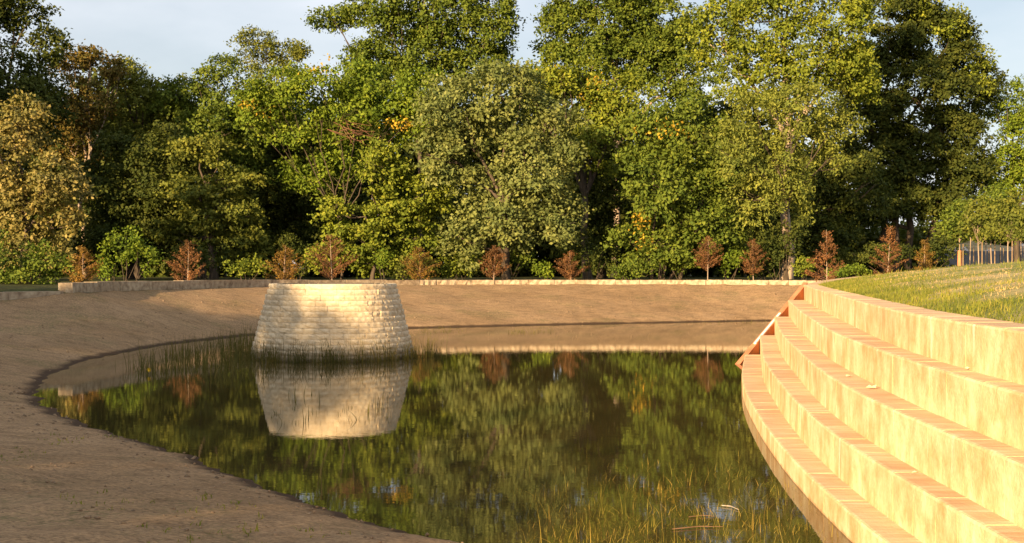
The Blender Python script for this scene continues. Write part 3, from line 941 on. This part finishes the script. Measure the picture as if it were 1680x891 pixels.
# dense far wood filling the gaps: one mass
rng = np.random.default_rng(50)
fb = []
for k in range(126):
    x = -260 + 1800 * ((k * 0.618) % 1.0); y = 452 - 240 * (k / 120.0) ** 1.4
    Dd = rng.uniform(98, 114)
    if x > 1390: y = 415 + 20 * rng.uniform(0, 1)
    p = P(x, y, Dd); rr_ = rng.uniform(2.6, 4.0) if x < 1390 else 1.6
    fb.append((p, (rr_ * 1.2, rr_, rr_)))
for k in range(16):
    p = P(1385 + k * 22, 402 + rng.uniform(-8, 10), rng.uniform(134, 146)); rr_ = rng.uniform(2.0, 3.0)
    fb.append((p, (rr_ * 1.3, rr_, rr_)))
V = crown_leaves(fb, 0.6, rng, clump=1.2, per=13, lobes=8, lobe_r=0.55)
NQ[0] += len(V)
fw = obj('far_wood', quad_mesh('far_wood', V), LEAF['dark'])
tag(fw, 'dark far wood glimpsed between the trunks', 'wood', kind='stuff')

# ------------------------------------------------------------------ shrubs
def shrub(label, D, blobs, mat, seed, leaf=0.16, group=None, **kw):
    x = float(np.mean([b[0] for b in blobs]))
    kw.setdefault('clump', 0.42); kw.setdefault('per', 18); kw.setdefault('lobes', 9)
    rng = np.random.default_rng(seed)
    X0 = (x - 840) / FPX * D
    base = np.array([X0, D, gz(X0, D)])
    root = empty('shrub', base); tag(root, label, 'shrub', group)
    bl = []
    for (bx, by, rx, ry) in blobs:
        p = P(bx, by, D + rng.uniform(-0.4, 0.4)) - base
        bl.append((p, (rx * D / FPX, rx * D / FPX, ry * D / FPX)))
    V = crown_leaves(bl, leaf, rng, **kw)
    NQ[0] += len(V)
    obj('foliage', quad_mesh('foliage', V), LEAF[mat], root)
    paths = []
    for c, r in bl:
        for _ in range(4):
            e = np.array(c) + rng.normal(0, 0.4, 3) * np.array(r)
            s = np.array([c[0] * 0.6 + rng.normal(0, 0.1), rng.normal(0, 0.1), -0.05])
            paths.append(([s, (s + e) / 2 + rng.normal(0, 0.06, 3), e], [0.02, 0.014, 0.006]))
    tv, tf = tubes(paths, 5)
    obj('stem', mesh_from('stem', tv, tf), BARK, root)
    return root
shrub('leafy green thicket at the left edge above the low wall', 56, [(15, 425, 50, 42), (75, 430, 44, 40), (45, 460, 60, 20)], 'mid', 61)
shrub('bright green rounded shrub between the two left saplings', 63, [(205, 405, 38, 34), (240, 425, 28, 30), (180, 435, 24, 22)], 'bright', 62)
shrub('pale yellow-green low bush left of the tower', 66, [(395, 442, 26, 16), (420, 437, 22, 16)], 'yellow', 63)
shrub('small round yellow-green bush just above the tower rim', 70, [(628, 425, 12, 13)], 'bright', 64)
shrub('low weedy bush behind the wall right of the tower', 70, [(690, 436, 30, 22), (660, 445, 20, 14)], 'olive', 65)
shrub('sunny yellow-green bush left of the reddish sapling', 71, [(765, 435, 34, 22), (740, 443, 24, 16)], 'yellow', 66)
shrub('small leafy plant between two reddish saplings right of tower', 71, [(893, 446, 18, 14)], 'bright', 67)
shrub('low dark green bush under the many-stemmed tree', 70.5, [(1050, 440, 30, 20), (1020, 446, 20, 12)], 'mid', 68)
shrub('green bush between the two slim rusty saplings', 71, [(1198, 430, 26, 26)], 'bright', 69)
shrub('rounded yellow-green bush by the far end of the wall', 69.5, [(1320, 438, 18, 18)], 'yellow', 70)
shrub('leafy weed at the right edge of the lawn', 44, [(1668, 455, 18, 10)], 'mid', 71, leaf=0.12, clump=0.25)
shrub('low weeds fringing the lawn left of the young trees', 60, [(1400, 445, 34, 8), (1370, 450, 20, 6)], 'bright', 72, leaf=0.12, clump=0.25)
shrub('low dark undergrowth below the huge broad tree', 80, [(1440, 418, 60, 22), (1540, 412, 40, 22)], 'dark', 73)

shrub('dark green undergrowth below the olive-gold feathery tree', 70.6, [(1270, 415, 44, 34), (1300, 385, 34, 34), (1240, 432, 30, 22)], 'dark', 74)
shrub('dark undergrowth in the shadowy gap left of the many-stemmed tree', 72.5, [(985, 425, 34, 26), (960, 405, 24, 34)], 'dark', 75)

shrub('dim understory bush between the two left saplings and the layered tree', 72, [(345, 425, 34, 26), (300, 432, 24, 20)], 'dark', 76)
shrub('dim understory bush left of the large spreading sapling', 74, [(500, 425, 30, 28), (470, 405, 24, 26)], 'dark', 77)
shrub('green understory bush at the foot of the pale grey-green tree', 72.5, [(850, 425, 34, 26), (800, 420, 28, 28)], 'mid', 78)
shrub('leafy understory bush among the stems of the many-stemmed tree', 72, [(1120, 428, 34, 24), (1082, 420, 22, 22)], 'mid', 79)

# ------------------------------------------------------------------ saplings (rust-brown feathery conifers)
def sapling(label, x, ybase, ytop, wpx, D, mat, seed, bare=0.28, pale=False):
    rng = np.random.default_rng(seed)
    X0 = (x - 840) / FPX * D
    zb = min(gz(X0, D), CAM_Z - (ybase - HOR) / FPX * D)
    base = np.array([X0, D, zb])
    H = (CAM_Z - (ytop - HOR) / FPX * D) - zb
    R = wpx / 2 * D / FPX * 1.45
    root = empty('sapling', base)
    tag(root, label, 'sapling', 'rusty saplings planted along the wall')
    lean = rng.normal(0, 0.03, 2) * H
    k = np.linspace(0, 1, 6)
    tp = np.stack([lean[0] * k, lean[1] * k, H * k - 0.05], 1)
    tv, tf = tubes([(tp, 0.032 * (1 - 0.85 * k) * (0.7 + H / 8))], 6)
    obj('trunk', mesh_from('trunk', tv, tf), BARK_PALE, root, smooth=True)
    paths, lp, lo = [], [], []
    nb = 46
    for q in range(nb):
        f = bare + (0.97 - bare) * (q + rng.uniform(0, 1)) / nb
        a = rng.uniform(0, 2 * math.pi)
        fr = (f - bare) / (1 - bare)
        prof = (0.55 + 0.9 * fr if fr < 0.33 else 1.0 - 0.95 * ((fr - 0.33) / 0.67) ** 0.9)
        L = R * max(0.16, prof) * rng.uniform(0.75, 1.1) * 1.05
        rise = L * rng.uniform(0.35, 0.75)
        s = np.array([np.interp(f, k, tp[:, 0]), np.interp(f, k, tp[:, 1]), H * f])
        s[2] -= rise * 0.7
        e = s + np.array([math.cos(a) * L, math.sin(a) * L, rise])
        m_ = (s + e) / 2 + np.array([0, 0, 0.04])
        paths.append(([s, m_, e], [0.011, 0.008, 0.003]))
        ns = int(20 + L * 48)
        t_ = rng.uniform(0.22, 1.05, ns)[:, None]
        pp = s + (e - s) * t_ + rng.normal(0, 0.055, (ns, 3))
        lp.append(pp); lo.append(np.repeat([(e - s) / (np.linalg.norm(e - s) + 1e-6)], ns, 0))
    bv, bf = tubes(paths, 4)
    obj('branches', mesh_from('branches', bv, bf), BARK_TWIG, root)
    V = leaf_quads(np.concatenate(lp), np.concatenate(lo), 0.10, rng, 0.05, 0.42)
    NQ[0] += len(V)
    obj('foliage', quad_mesh('foliage', V), LEAF[mat], root)
sapling('brown-green rounded sapling beside the tall wall end at left', 135, 463, 404, 50, 52, 'rustgreen', 80, 0.06)
sapling('rusty spire-shaped sapling right of the bright green shrub', 308, 458, 394, 52, 58, 'rust', 81, 0.06)
sapling('greenish-brown bushy sapling just left of the tower', 465, 458, 402, 62, 63, 'rustgreen', 82, 0.04)
sapling('large rust-brown spreading sapling above the tower', 545, 456, 384, 66, 65, 'rust', 83, 0.14)
sapling('dull olive-brown sapling above the tower right edge', 690, 458, 404, 56, 68.5, 'rustgreen', 84, 0.04)
sapling('faint reddish sapling in front of the pale tree', 810, 458, 402, 44, 69.5, 'rust', 85, 0.2)
sapling('small round rust-brown sapling in front of the pale tree', 937, 459, 411, 45, 70, 'rust', 86, 0.14)
sapling('bright rusty sapling on a clear stem, middle of the far wall', 1161, 459, 387, 42, 70, 'rust', 87, 0.32)
sapling('slim reddish teardrop sapling near the orange cheek', 1236, 460, 392, 40, 69.5, 'rust', 88, 0.22)
sapling('orange-rust sapling with bare pale stem beside the coping end', 1358, 455, 375, 50, 52, 'rust', 89, 0.36)
sapling('tall sparse reddish sapling behind the lawn edge', 1453, 447, 369, 44, 58, 'rust', 90, 0.3)
sapling('golden-brown small sapling below the leaning trunk', 1517, 440, 392, 33, 64, 'rustgreen', 91, 0.1)

# ------------------------------------------------------------------ young round-headed trees on the lawn
yt = [(1574, 436, 322, 52, 56, 'first in front, wrapped in an orange sleeve'), (1605, 440, 318, 46, 54, 'second in the front row'), (1626, 437, 312, 46, 55, 'third in the front row'),
      (1654, 443, 318, 50, 52, 'rightmost whole one in the front row'), (1592, 431, 330, 40, 62, 'leftmost in the back row'), (1617, 430, 322, 40, 63, 'second in the back row'),
      (1641, 430, 320, 42, 64, 'third in the back row'), (1675, 432, 326, 44, 63, 'cut by the right edge')]
for q, (x, yb, ytp, wpx, D, txt) in enumerate(yt):
    rng = np.random.default_rng(200 + q)
    X0 = (x - 840) / FPX * D
    zb = gz(X0, D)
    base = np.array([X0, D, zb])
    ztp = CAM_Z - (ytp - HOR) / FPX * D
    zc0 = CAM_Z - (402 - HOR) / FPX * D
    R = wpx / 2 * D / FPX * 1.45
    root = empty('young_tree', base)
    tag(root, 'young staked tree with oval crown, ' + txt, 'young tree', 'young trees on the lawn')
    hc = (zc0 + ztp) / 2 - zb; rz = (ztp - zc0) / 2
    V = crown_leaves([((0, 0, hc - rz * 0.25), (R, R, rz * 0.75)), ((0.05, 0, hc + rz * 0.35), (R * 0.7, R * 0.7, rz * 0.65))], 0.14, rng, clump=0.36, per=20, lobes=11)
    NQ[0] += len(V)
    obj('crown', quad_mesh('crown', V), LEAF['olive' if q % 2 else 'mid'], root)
    k = np.linspace(0, 1, 5)
    paths = [(np.stack([0.02 * np.sin(k * 5 + q), 0 * k, -0.05 + (hc + 0.1) * k], 1), 0.03 - 0.012 * k)]
    for _ in range(9):
        d = rand_dirs(1, rng)[0] * R * 0.8; d[2] = abs(d[2]) + 0.3
        s = np.array([0, 0, hc - rz * rng.uniform(0.4, 1.0)])
        paths.append(([s, s + d * 0.5, s + d], [0.012, 0.009, 0.003]))
    tv, tf = tubes(paths, 6)
    obj('trunk', mesh_from('trunk', tv, tf), BARK_PALE, root, smooth=True)
    sv, sf = tubes([([(0.16, -0.02, -0.1), (0.16, -0.02, 0.6), (0.165, -0.02, 1.25)], [0.022, 0.022, 0.02])], 6)
    obj('stake', mesh_from('stake', sv, sf), M_STAKE, root)
    if q == 0:
        sv, sf = tubes([([(0, 0, 0.06), (0, 0, 0.5), (0.01, 0, 0.95)], [0.10, 0.085, 0.08])], 10)
        obj('orange_sleeve', mesh_from('orange_sleeve', sv, sf), M_ORANGE, root)

# grey concrete wall and pale rocks beyond the lawn
gwr = empty('grey_wall', (48, 120, 2.2))
tag(gwr, 'long grey concrete wall seen behind the young trees', 'wall')
for k in range(9):
    x0 = 28 + k * 5.0
    V = []
    for xx in (x0 + 0.02, x0 + 4.98):
        for (yy, zz) in ((120, 1.6), (120, 4.3), (120.4, 4.3), (120.4, 1.6)):
            V.append((xx - 48, yy - 120, zz - 2.2))
    obj('panel', mesh_from('panel', V, [(0, 1, 2, 3), (7, 6, 5, 4), (0, 4, 5, 1), (1, 5, 6, 2), (2, 6, 7, 3), (3, 7, 4, 0)]), M_GREYWALL, gwr)
rng = np.random.default_rng(77)
for k in range(12):
    x0 = 30 + k * 3.6 + rng.uniform(-0.8, 0.8)
    r = rng.uniform(0.7, 1.5)
    d = rand_dirs(26, rng)
    import bmesh
    bm = bmesh.new()
    for v in d * np.array([r * 1.3, r, r * 0.9]) * rng.uniform(0.8, 1.05, (26, 1)): bm.verts.new(v)
    bmesh.ops.convex_hull(bm, input=bm.verts)
    me = bpy.data.meshes.new('rock'); bm.to_mesh(me); bm.free()
    o = obj('rock', me, M_PALEROCK, loc=(x0, 123 + rng.uniform(-1, 1), 4.1 + rng.uniform(-0.2, 0.4)))
    tag(o, 'pale rock above the grey wall behind young trees, %s from the left' % ['first', 'second', 'third', 'fourth', 'fifth', 'sixth', 'seventh', 'eighth', 'ninth', 'tenth', 'eleventh', 'twelfth'][k], 'rock', 'rocks above the grey wall')
bk = bmesh.new()
nb_ = 24
for k in range(nb_ + 1):
    xx = 20 + k * 2.5
    for (yy, zz) in ((121.2, 3.6), (124, 4.4 + 0.3 * math.sin(k)), (132, 5.2 + 0.4 * math.sin(k * 1.7)), (150, 5.6), (150, 1.5), (121.2, 1.5)):
        bk.verts.new((xx, yy, zz))
bk.verts.ensure_lookup_table()
for k in range(nb_):
    for j in range(6):
        bk.faces.new([bk.verts[k * 6 + j], bk.verts[k * 6 + (j + 1) % 6], bk.verts[(k + 1) * 6 + (j + 1) % 6], bk.verts[(k + 1) * 6 + j]])
me = bpy.data.meshes.new('far_bank'); bk.to_mesh(me); bk.free()
tag(obj('far_bank', me, plain('dry_field', (0.32, 0.25, 0.13), 0.95, 0.35, 0.8)), 'dry sunlit bank rising beyond the grey wall', 'bank', kind='structure')

# ------------------------------------------------------------------ trees standing behind the camera that shade the left bank
SD = np.array([math.sin(SUN_AZ - math.pi), math.cos(SUN_AZ - math.pi)])      # direction the light travels
LD = np.array([SD[1], -SD[0]])
def back_tree(s, l, top, rad, label, seed, mat='dark', dens=1.0):
    p = SD * s + LD * l
    z0 = gz(p[0], p[1])
    base = np.array([p[0], p[1], z0])
    root = empty('shade_tree', base)
    tag(root, label, 'tree')
    rng = np.random.default_rng(seed)
    h = top - z0
    bl = [((0, 0, h - rad * 0.8), (rad * 0.9, rad * 0.9, rad * 0.8)), ((rad * 0.5, 0.3, h * 0.45), (rad, rad, h * 0.3)), ((-rad * 0.5, -0.3, h * 0.42), (rad, rad, h * 0.3)), ((0, 0, h * 0.2), (rad, rad, h * 0.25))]
    V = crown_leaves(bl, 0.5, rng, clump=1.0, per=14, lobes=11, lobe_r=0.5, cover=dens)
    NQ[0] += len(V)
    obj('crown', quad_mesh('crown', V), LEAF[mat], root)
    tv, tf = tubes([([(0, 0, -0.2), (0.1, 0, h * 0.4), (0, 0.1, h * 0.8)], [0.35, 0.25, 0.08])], 7)
    obj('trunk', mesh_from('trunk', tv, tf), BARK, root)
BT = [(-30, -19.8, 14.9, 2.8), (-31, -22.3, 15.2, 2.4), (-30, -25.4, 16.1, 2.4), (-29, -28.5, 15.8, 3.0), (-30, -32, 16.4, 2.6), (-29, -35.3, 16.7, 2.8), (-28, -38.4, 16.0, 2.4), (-29, -42, 16.4, 3.0), (-30, -46.5, 16.5, 3.2), (-30, -51, 17.0, 3.4),
      (-28, -16.4, 12.4, 2.4), (-28, -12.5, 10.9, 2.6), (-27, -8.4, 10.0, 2.2)]
ordn = ['first', 'second', 'third', 'fourth', 'fifth', 'sixth', 'seventh', 'eighth', 'ninth', 'tenth', 'eleventh', 'twelfth', 'thirteenth']
for q, (s, l, top, rad) in enumerate(BT):
    back_tree(s, l, top, rad, 'tree behind the viewer shading the left bank, %s in its row' % ordn[q], 300 + q, dens=1.5)

# ------------------------------------------------------------------ grasses, reeds, weeds
def blades(pts, h, wdt, lean, rng, segs=3):
    """tapered bent blades as separate quads strips -> (n, verts) faces joined per blade"""
    n = len(pts)
    a = rng.uniform(0, 2 * math.pi, n)
    la = rng.uniform(0, 2 * math.pi, n)
    ln = np.abs(rng.normal(0, 1, n)) * lean
    side = np.stack([np.cos(a), np.sin(a), np.zeros(n)], 1)
    ld = np.stack([np.cos(la), np.sin(la), np.zeros(n)], 1)
    V = np.zeros((n, 2 * segs + 1, 3))
    for k in range(segs + 1):
        f = k / segs
        c = pts + np.array([0, 0, 1.0]) * (h * f * (1 - 0.25 * np.minimum(ln, 1.5) * f))[:, None] + ld * (h * ln * f ** 1.8)[:, None]
        ww = (wdt * (1 - 0.75 * f) * 0.5)[:, None]
        if k < segs:
            V[:, 2 * k] = c - side * ww; V[:, 2 * k + 1] = c + side * ww
        else:
            V[:, 2 * segs] = c
    nv = 2 * segs + 1
    F = []
    base = np.arange(n)[:, None] * nv
    quads = np.concatenate([base + np.array([[2 * k, 2 * k + 1, 2 * k + 3, 2 * k + 2]]) for k in range(segs - 1)], 0)
    tris = base + np.array([[2 * segs - 2, 2 * segs - 1, 2 * segs]])
    me = bpy.data.meshes.new('blades')
    me.vertices.add(n * nv)
    me.vertices.foreach_set('co', V.astype(np.float32).ravel())
    li = np.concatenate([quads.ravel(), tris.ravel()]).astype(np.int32)
    ls = np.concatenate([np.arange(len(quads)) * 4, len(quads) * 4 + np.arange(len(tris)) * 3]).astype(np.int32)
    me.loops.add(len(li)); me.loops.foreach_set('vertex_index', li)
    me.polygons.add(len(ls)); me.polygons.foreach_set('loop_start', ls)
    me.update(calc_edges=True)
    return me

def clumpy(n, gen, rng, k=12, spread=0.25):
    c = gen(max(1, n // k))
    p = np.repeat(c, k, 0)
    p[:, :2] += rng.normal(0, spread, (len(p), 2))
    return p

def tall_grass(label, name, pts, hr, mat, rng, lean=0.25, width=0.012, seed_heads=0.0):
    n = len(pts)
    h = hr[0] + (hr[1] - hr[0]) * rng.uniform(0, 1, n) ** 1.7
    me = blades(pts, h, np.full(n, width) * rng.uniform(0.7, 1.4, n), lean, rng)
    o = obj(name, me, LEAF[mat])
    tag(o, label, 'grass', kind='stuff')
    return o

rng = np.random.default_rng(90)
# reeds in the water left of the tower
def gen_left(m):
    y = rng.uniform(545, 622, m); x = rng.uniform(225, 425, m)
    keep = (y < 640 - (x - 225) * 0.12) & (y > 600 - (x - 225) * 0.30)
    x, y = x[keep], y[keep]
    D = 5220 / (y - HOR)
    return np.stack([(x - 840) / FPX * D, D, np.full(len(D), -0.05)], 1)
p = clumpy(2400, gen_left, rng, 10, 0.22)
tall_grass('dark reedy grass standing in the shallows left of the tower', 'reeds', p, (0.15, 0.85), 'reed', rng, 0.28, 0.015)
# tuft ring round the tower foot
def ring(m, a0, a1, r0, r1):
    a = rng.uniform(a0, a1, m); r = rng.uniform(r0, r1, m)
    return np.stack([TC[0] + r * np.cos(a), TC[1] + r * np.sin(a), np.full(m, -0.05)], 1)
p = np.concatenate([clumpy(900, lambda m: ring(m, math.pi * 1.03, math.pi * 1.62, 2.5, 2.95), rng, 12, 0.10), clumpy(420, lambda m: ring(m, math.pi * 1.62, math.pi * 1.92, 2.5, 2.8), rng, 12, 0.09),
                    clumpy(220, lambda m: ring(m, math.pi * 1.9, math.pi * 2.02, 2.55, 3.1), rng, 14, 0.09)])
tall_grass('dark grass fringe growing round the foot of the tower', 'waterside_grass', p, (0.12, 0.9), 'reed', rng, 0.3, 0.015)
m_ = 26
yq = rng.uniform(645, 700, m_); xq = rng.uniform(440, 640, m_); Dq = 5220 / (yq - HOR)
p = np.repeat(np.stack([(xq - 840) / FPX * Dq, Dq, np.full(m_, -0.05)], 1), 3, 0); p[:, :2] += rng.normal(0, 0.05, (len(p), 2))
tall_grass('dark bent weed stems standing in open water before the tower', 'pond_weeds', p, (0.1, 0.36), 'reed', rng, 0.25, 0.014)
# weeds in the near water
def gen_near(m):
    y = 745 + 170 * rng.power(1.7, m); x = rng.uniform(830, 1345, m)
    D = 5220 / (y - HOR)
    X = (x - 840) / FPX * D
    ok = (X < step_x(4, D) - 0.08) & (rng.uniform(0, 1, m) < np.clip((x - 760) / 330, 0.15, 1))
    return np.stack([X, D, np.full(m, -0.04)], 1)[ok]
p = clumpy(3000, gen_near, rng, 8, 0.15)
tall_grass('yellow-green weeds poking through the near water', 'water_weeds', p, (0.02, 0.19), 'weed', rng, 0.7, 0.0055)
p = clumpy(90, gen_near, rng, 3, 0.2)
tall_grass('tall thin grass stems in the near water', 'grass_stems', p, (0.2, 0.45), 'weed', rng, 0.4, 0.006)
# seedlings along the far shore and on the sand
p = []
for (xa, xb, ya, n) in ((830, 905, 542, 60), (1130, 1260, 527, 40), (690, 760, 540, 40)):
    x = rng.uniform(xa, xb, n); y = ya + rng.uniform(-3, 6, n); D = 5220 / (y - HOR)
    p.append(np.stack([(x - 840) / FPX * D, D, np.full(n, -0.02)], 1))
tall_grass('sparse green shoots along the far water edge', 'shore_grass', np.repeat(np.concatenate(p), 4, 0) + np.random.default_rng(3).normal(0, 0.12, (560, 3)) * np.array([1, 1, 0]), (0.05, 0.2), 'reed', rng, 0.3, 0.01)
# weeds on the near sand
sx_ = rng.uniform(-9, -0.6, 900); sy_ = rng.uniform(8, 24, 900)
zz, _, _ = ground_z(sx_, sy_)
k = (zz > 0.05) & (zz < 0.9) & (wavy(sx_, sy_, 4.0, 31) > 0.5)
pp = np.stack([sx_, sy_, zz], 1)[k]
pp = np.repeat(pp, 7, 0); pp[:, :2] += rng.normal(0, 0.05, (len(pp), 2))
tall_grass('scattered green seedlings on the shaded near bank', 'bank_seedlings', pp, (0.02, 0.07), 'grass', rng, 0.8, 0.012)

# earth clods and stones on the bank
n = 5200
cx = np.concatenate([rng.uniform(-11, 0, n // 2), rng.uniform(-16, 14, n // 2)]); cy = np.concatenate([rng.uniform(7, 26, n // 2), rng.uniform(24, 66, n // 2)])
zz, lw_, wd_ = ground_z(cx, cy)
k = (zz > 0.02) & (lw_ < 0.01) & (wd_ < 0.5) & ((wavy(cx, cy, 3.0, 71) > 0.2) | (zz < 0.16))
cx, cy, zz = cx[k], cy[k], zz[k]
sz = 0.010 + 0.022 * rng.power(0.5, len(cx)) + 0.0006 * cy
oc = np.array([[1, 0, 0], [0, 1, 0], [-1, 0, 0], [0, -1, 0], [0, 0, 0.7], [0, 0, -0.7]], float)
tri = np.array([[0, 1, 4], [1, 2, 4], [2, 3, 4], [3, 0, 4], [1, 0, 5], [2, 1, 5], [3, 2, 5], [0, 3, 5]])
CV = np.stack([cx, cy, zz], 1)[:, None, :] + (oc[None] * rng.uniform(0.55, 1.3, (len(cx), 6, 1)) + rng.normal(0, 0.15, (len(cx), 6, 3))) * sz[:, None, None]
me = bpy.data.meshes.new('clods')
me.vertices.add(CV.shape[0] * 6); me.vertices.foreach_set('co', CV.astype(np.float32).ravel())
li = (np.arange(len(cx))[:, None, None] * 6 + tri[None]).astype(np.int32).ravel()
me.loops.add(len(li)); me.loops.foreach_set('vertex_index', li)
me.polygons.add(len(li) // 3); me.polygons.foreach_set('loop_start', np.arange(0, len(li), 3, dtype=np.int32))
me.update(calc_edges=True)
tag(obj('clods', me, plain('clod_earth', (0.22, 0.15, 0.09), 0.95, 0.5, 3)), 'small clods and stones scattered on the earth bank', 'clods', kind='stuff')

# lawn grass behind the coping
n = 42000
yy = 6 + 42 * rng.power(1.3, n)
xo = rng.exponential(1.5, n)
xx = step_x(0, np.minimum(yy, 38.0)) + 0.44 + xo + np.maximum(0, yy - 38) * 0.7
zz, lw_, _ = ground_z(xx, yy)
dn = wavy(xx, yy, 2.2, 44) * 0.55 + wavy(xx * 0.45, yy, 1.3, 45) * 0.35
k = (lw_ > 0.98) & ((xo < 0.95 + 0.45 * wavy(xx, yy, 1.5, 46)) | (dn > 0.35))
pp = np.stack([xx, yy, zz - 0.01], 1)[k]
tall_grass('green grass growing on the mound behind the top step', 'lawn_grass', pp, (0.04, 0.13), 'grass', rng, 0.6, 0.012)
pp = np.stack([xx, yy, zz - 0.01], 1)[~k & (lw_ > 0.98)][:7000]
tall_grass('dry straw stalks lying on the mound', 'straw', pp, (0.03, 0.09), 'grassdry', rng, 1.5, 0.008)
n = 16000
xx = rng.uniform(9, 34, n); yy = rng.uniform(30, 66, n)
zz, lw_, _ = ground_z(xx, yy)
k = (lw_ > 0.98) & (wavy(xx * 0.5, yy, 4.5, 47) > 0.6)
tall_grass('far lawn grass around the young trees', 'far_lawn_grass', np.stack([xx, yy, zz - 0.01], 1)[k], (0.08, 0.24), 'grass', rng, 0.4, 0.022)

# ------------------------------------------------------------------ small things
def leaf_bit(label, x, y, D, z, s, seed, mat, group):
    rq = np.random.default_rng(seed)
    bm = bmesh.new()
    n = 7
    ring_ = []
    for k in range(n):
        a = 2 * math.pi * k / n
        ring_.append(bm.verts.new((math.cos(a) * s * rq.uniform(0.6, 1.1), math.sin(a) * s * 0.6 * rq.uniform(0.6, 1.1), rq.uniform(0, 0.45) * s)))
    c = bm.verts.new((0, 0, 0.02))
    for k in range(n): bm.faces.new((c, ring_[k], ring_[(k + 1) % n]))
    me = bpy.data.meshes.new('dry_leaf'); bm.to_mesh(me); bm.free()
    o = obj('dry_leaf', me, mat, loc=((x - 840) / FPX * D, D, z + 0.012))
    tag(o, label, 'leaf', group)
for q, (x, y, st, txt, s) in enumerate([(1430, 638, 2, 'largest curled pale dry leaf on the third tier', 0.085), (1392, 619, 2, 'small pale dry leaf on the third tier left of the largest', 0.05),
                                        (1587, 607, 1, 'white scrap on the second tier under the top wall', 0.03), (1500, 778, 3, 'small pale leaf on the fourth tier', 0.035),
                                        (1363, 756, 4, 'tiny leaf bit on the lowest tier', 0.03)]):
    C = CAM_Z - STEP_Z[st]
    D = FPX * C / (y - HOR)
    leaf_bit(txt, x, y, D, STEP_Z[st], s, 400 + q, M_DRY, 'dry leaves on the steps')
def stick(label, x0, y0, x1, y1, r, mat, name='floating_stick'):
    D0, D1 = 5220 / (y0 - HOR), 5220 / (y1 - HOR)
    a = np.array([(x0 - 840) / FPX * D0, D0, 0.012]); b = np.array([(x1 - 840) / FPX * D1, D1, 0.012])
    m_ = (a + b) / 2 + np.array([0.02, 0.05, 0.004])
    tv, tf = tubes([([np.zeros(3), m_ - a, b - a], [r, r * 0.9, r * 0.5])], 6)
    tag(obj(name, mesh_from(name, tv, tf), mat, loc=a), label, 'stick', 'sticks floating in the near water')
stick('pale grey stick floating among the near weeds', 1183, 831, 1212, 838, 0.006, M_STICK)
stick('reddish stick floating left of the pale stick', 1130, 850, 1172, 849, 0.005, M_REDSTICK)
stick('long brown stick floating at the front of the weeds', 1103, 870, 1186, 866, 0.006, M_REDSTICK)
# one yellow flower among the reeds
D = 30.0
fr = empty('yellow_flower', ((245 - 840) / FPX * D, D, -0.05)); tag(fr, 'single yellow flower on a stalk among the left reeds', 'flower')
hz = CAM_Z - (620 - HOR) / FPX * D + 0.25
sv, sf = tubes([([(0, 0, 0), (0.02, 0, hz * 0.5), (0, 0, hz)], [0.008, 0.006, 0.005])], 5)
obj('stalk', mesh_from('stalk', sv, sf), LEAF['reed'], fr)
for k in range(8):
    a = 2 * math.pi * k / 8
    c, s = math.cos(a), math.sin(a)
    pv = [(0, -0.02, hz), (0.03 * c - 0.015 * s, -0.03, hz + 0.03 * s + 0.015 * c), (0.065 * c, -0.035, hz + 0.065 * s), (0.03 * c + 0.015 * s, -0.03, hz + 0.03 * s - 0.015 * c)]
    obj('petal', mesh_from('petal', pv, [(0, 1, 2, 3)]), M_PETAL, fr)
print('LEAF QUADS', NQ[0])
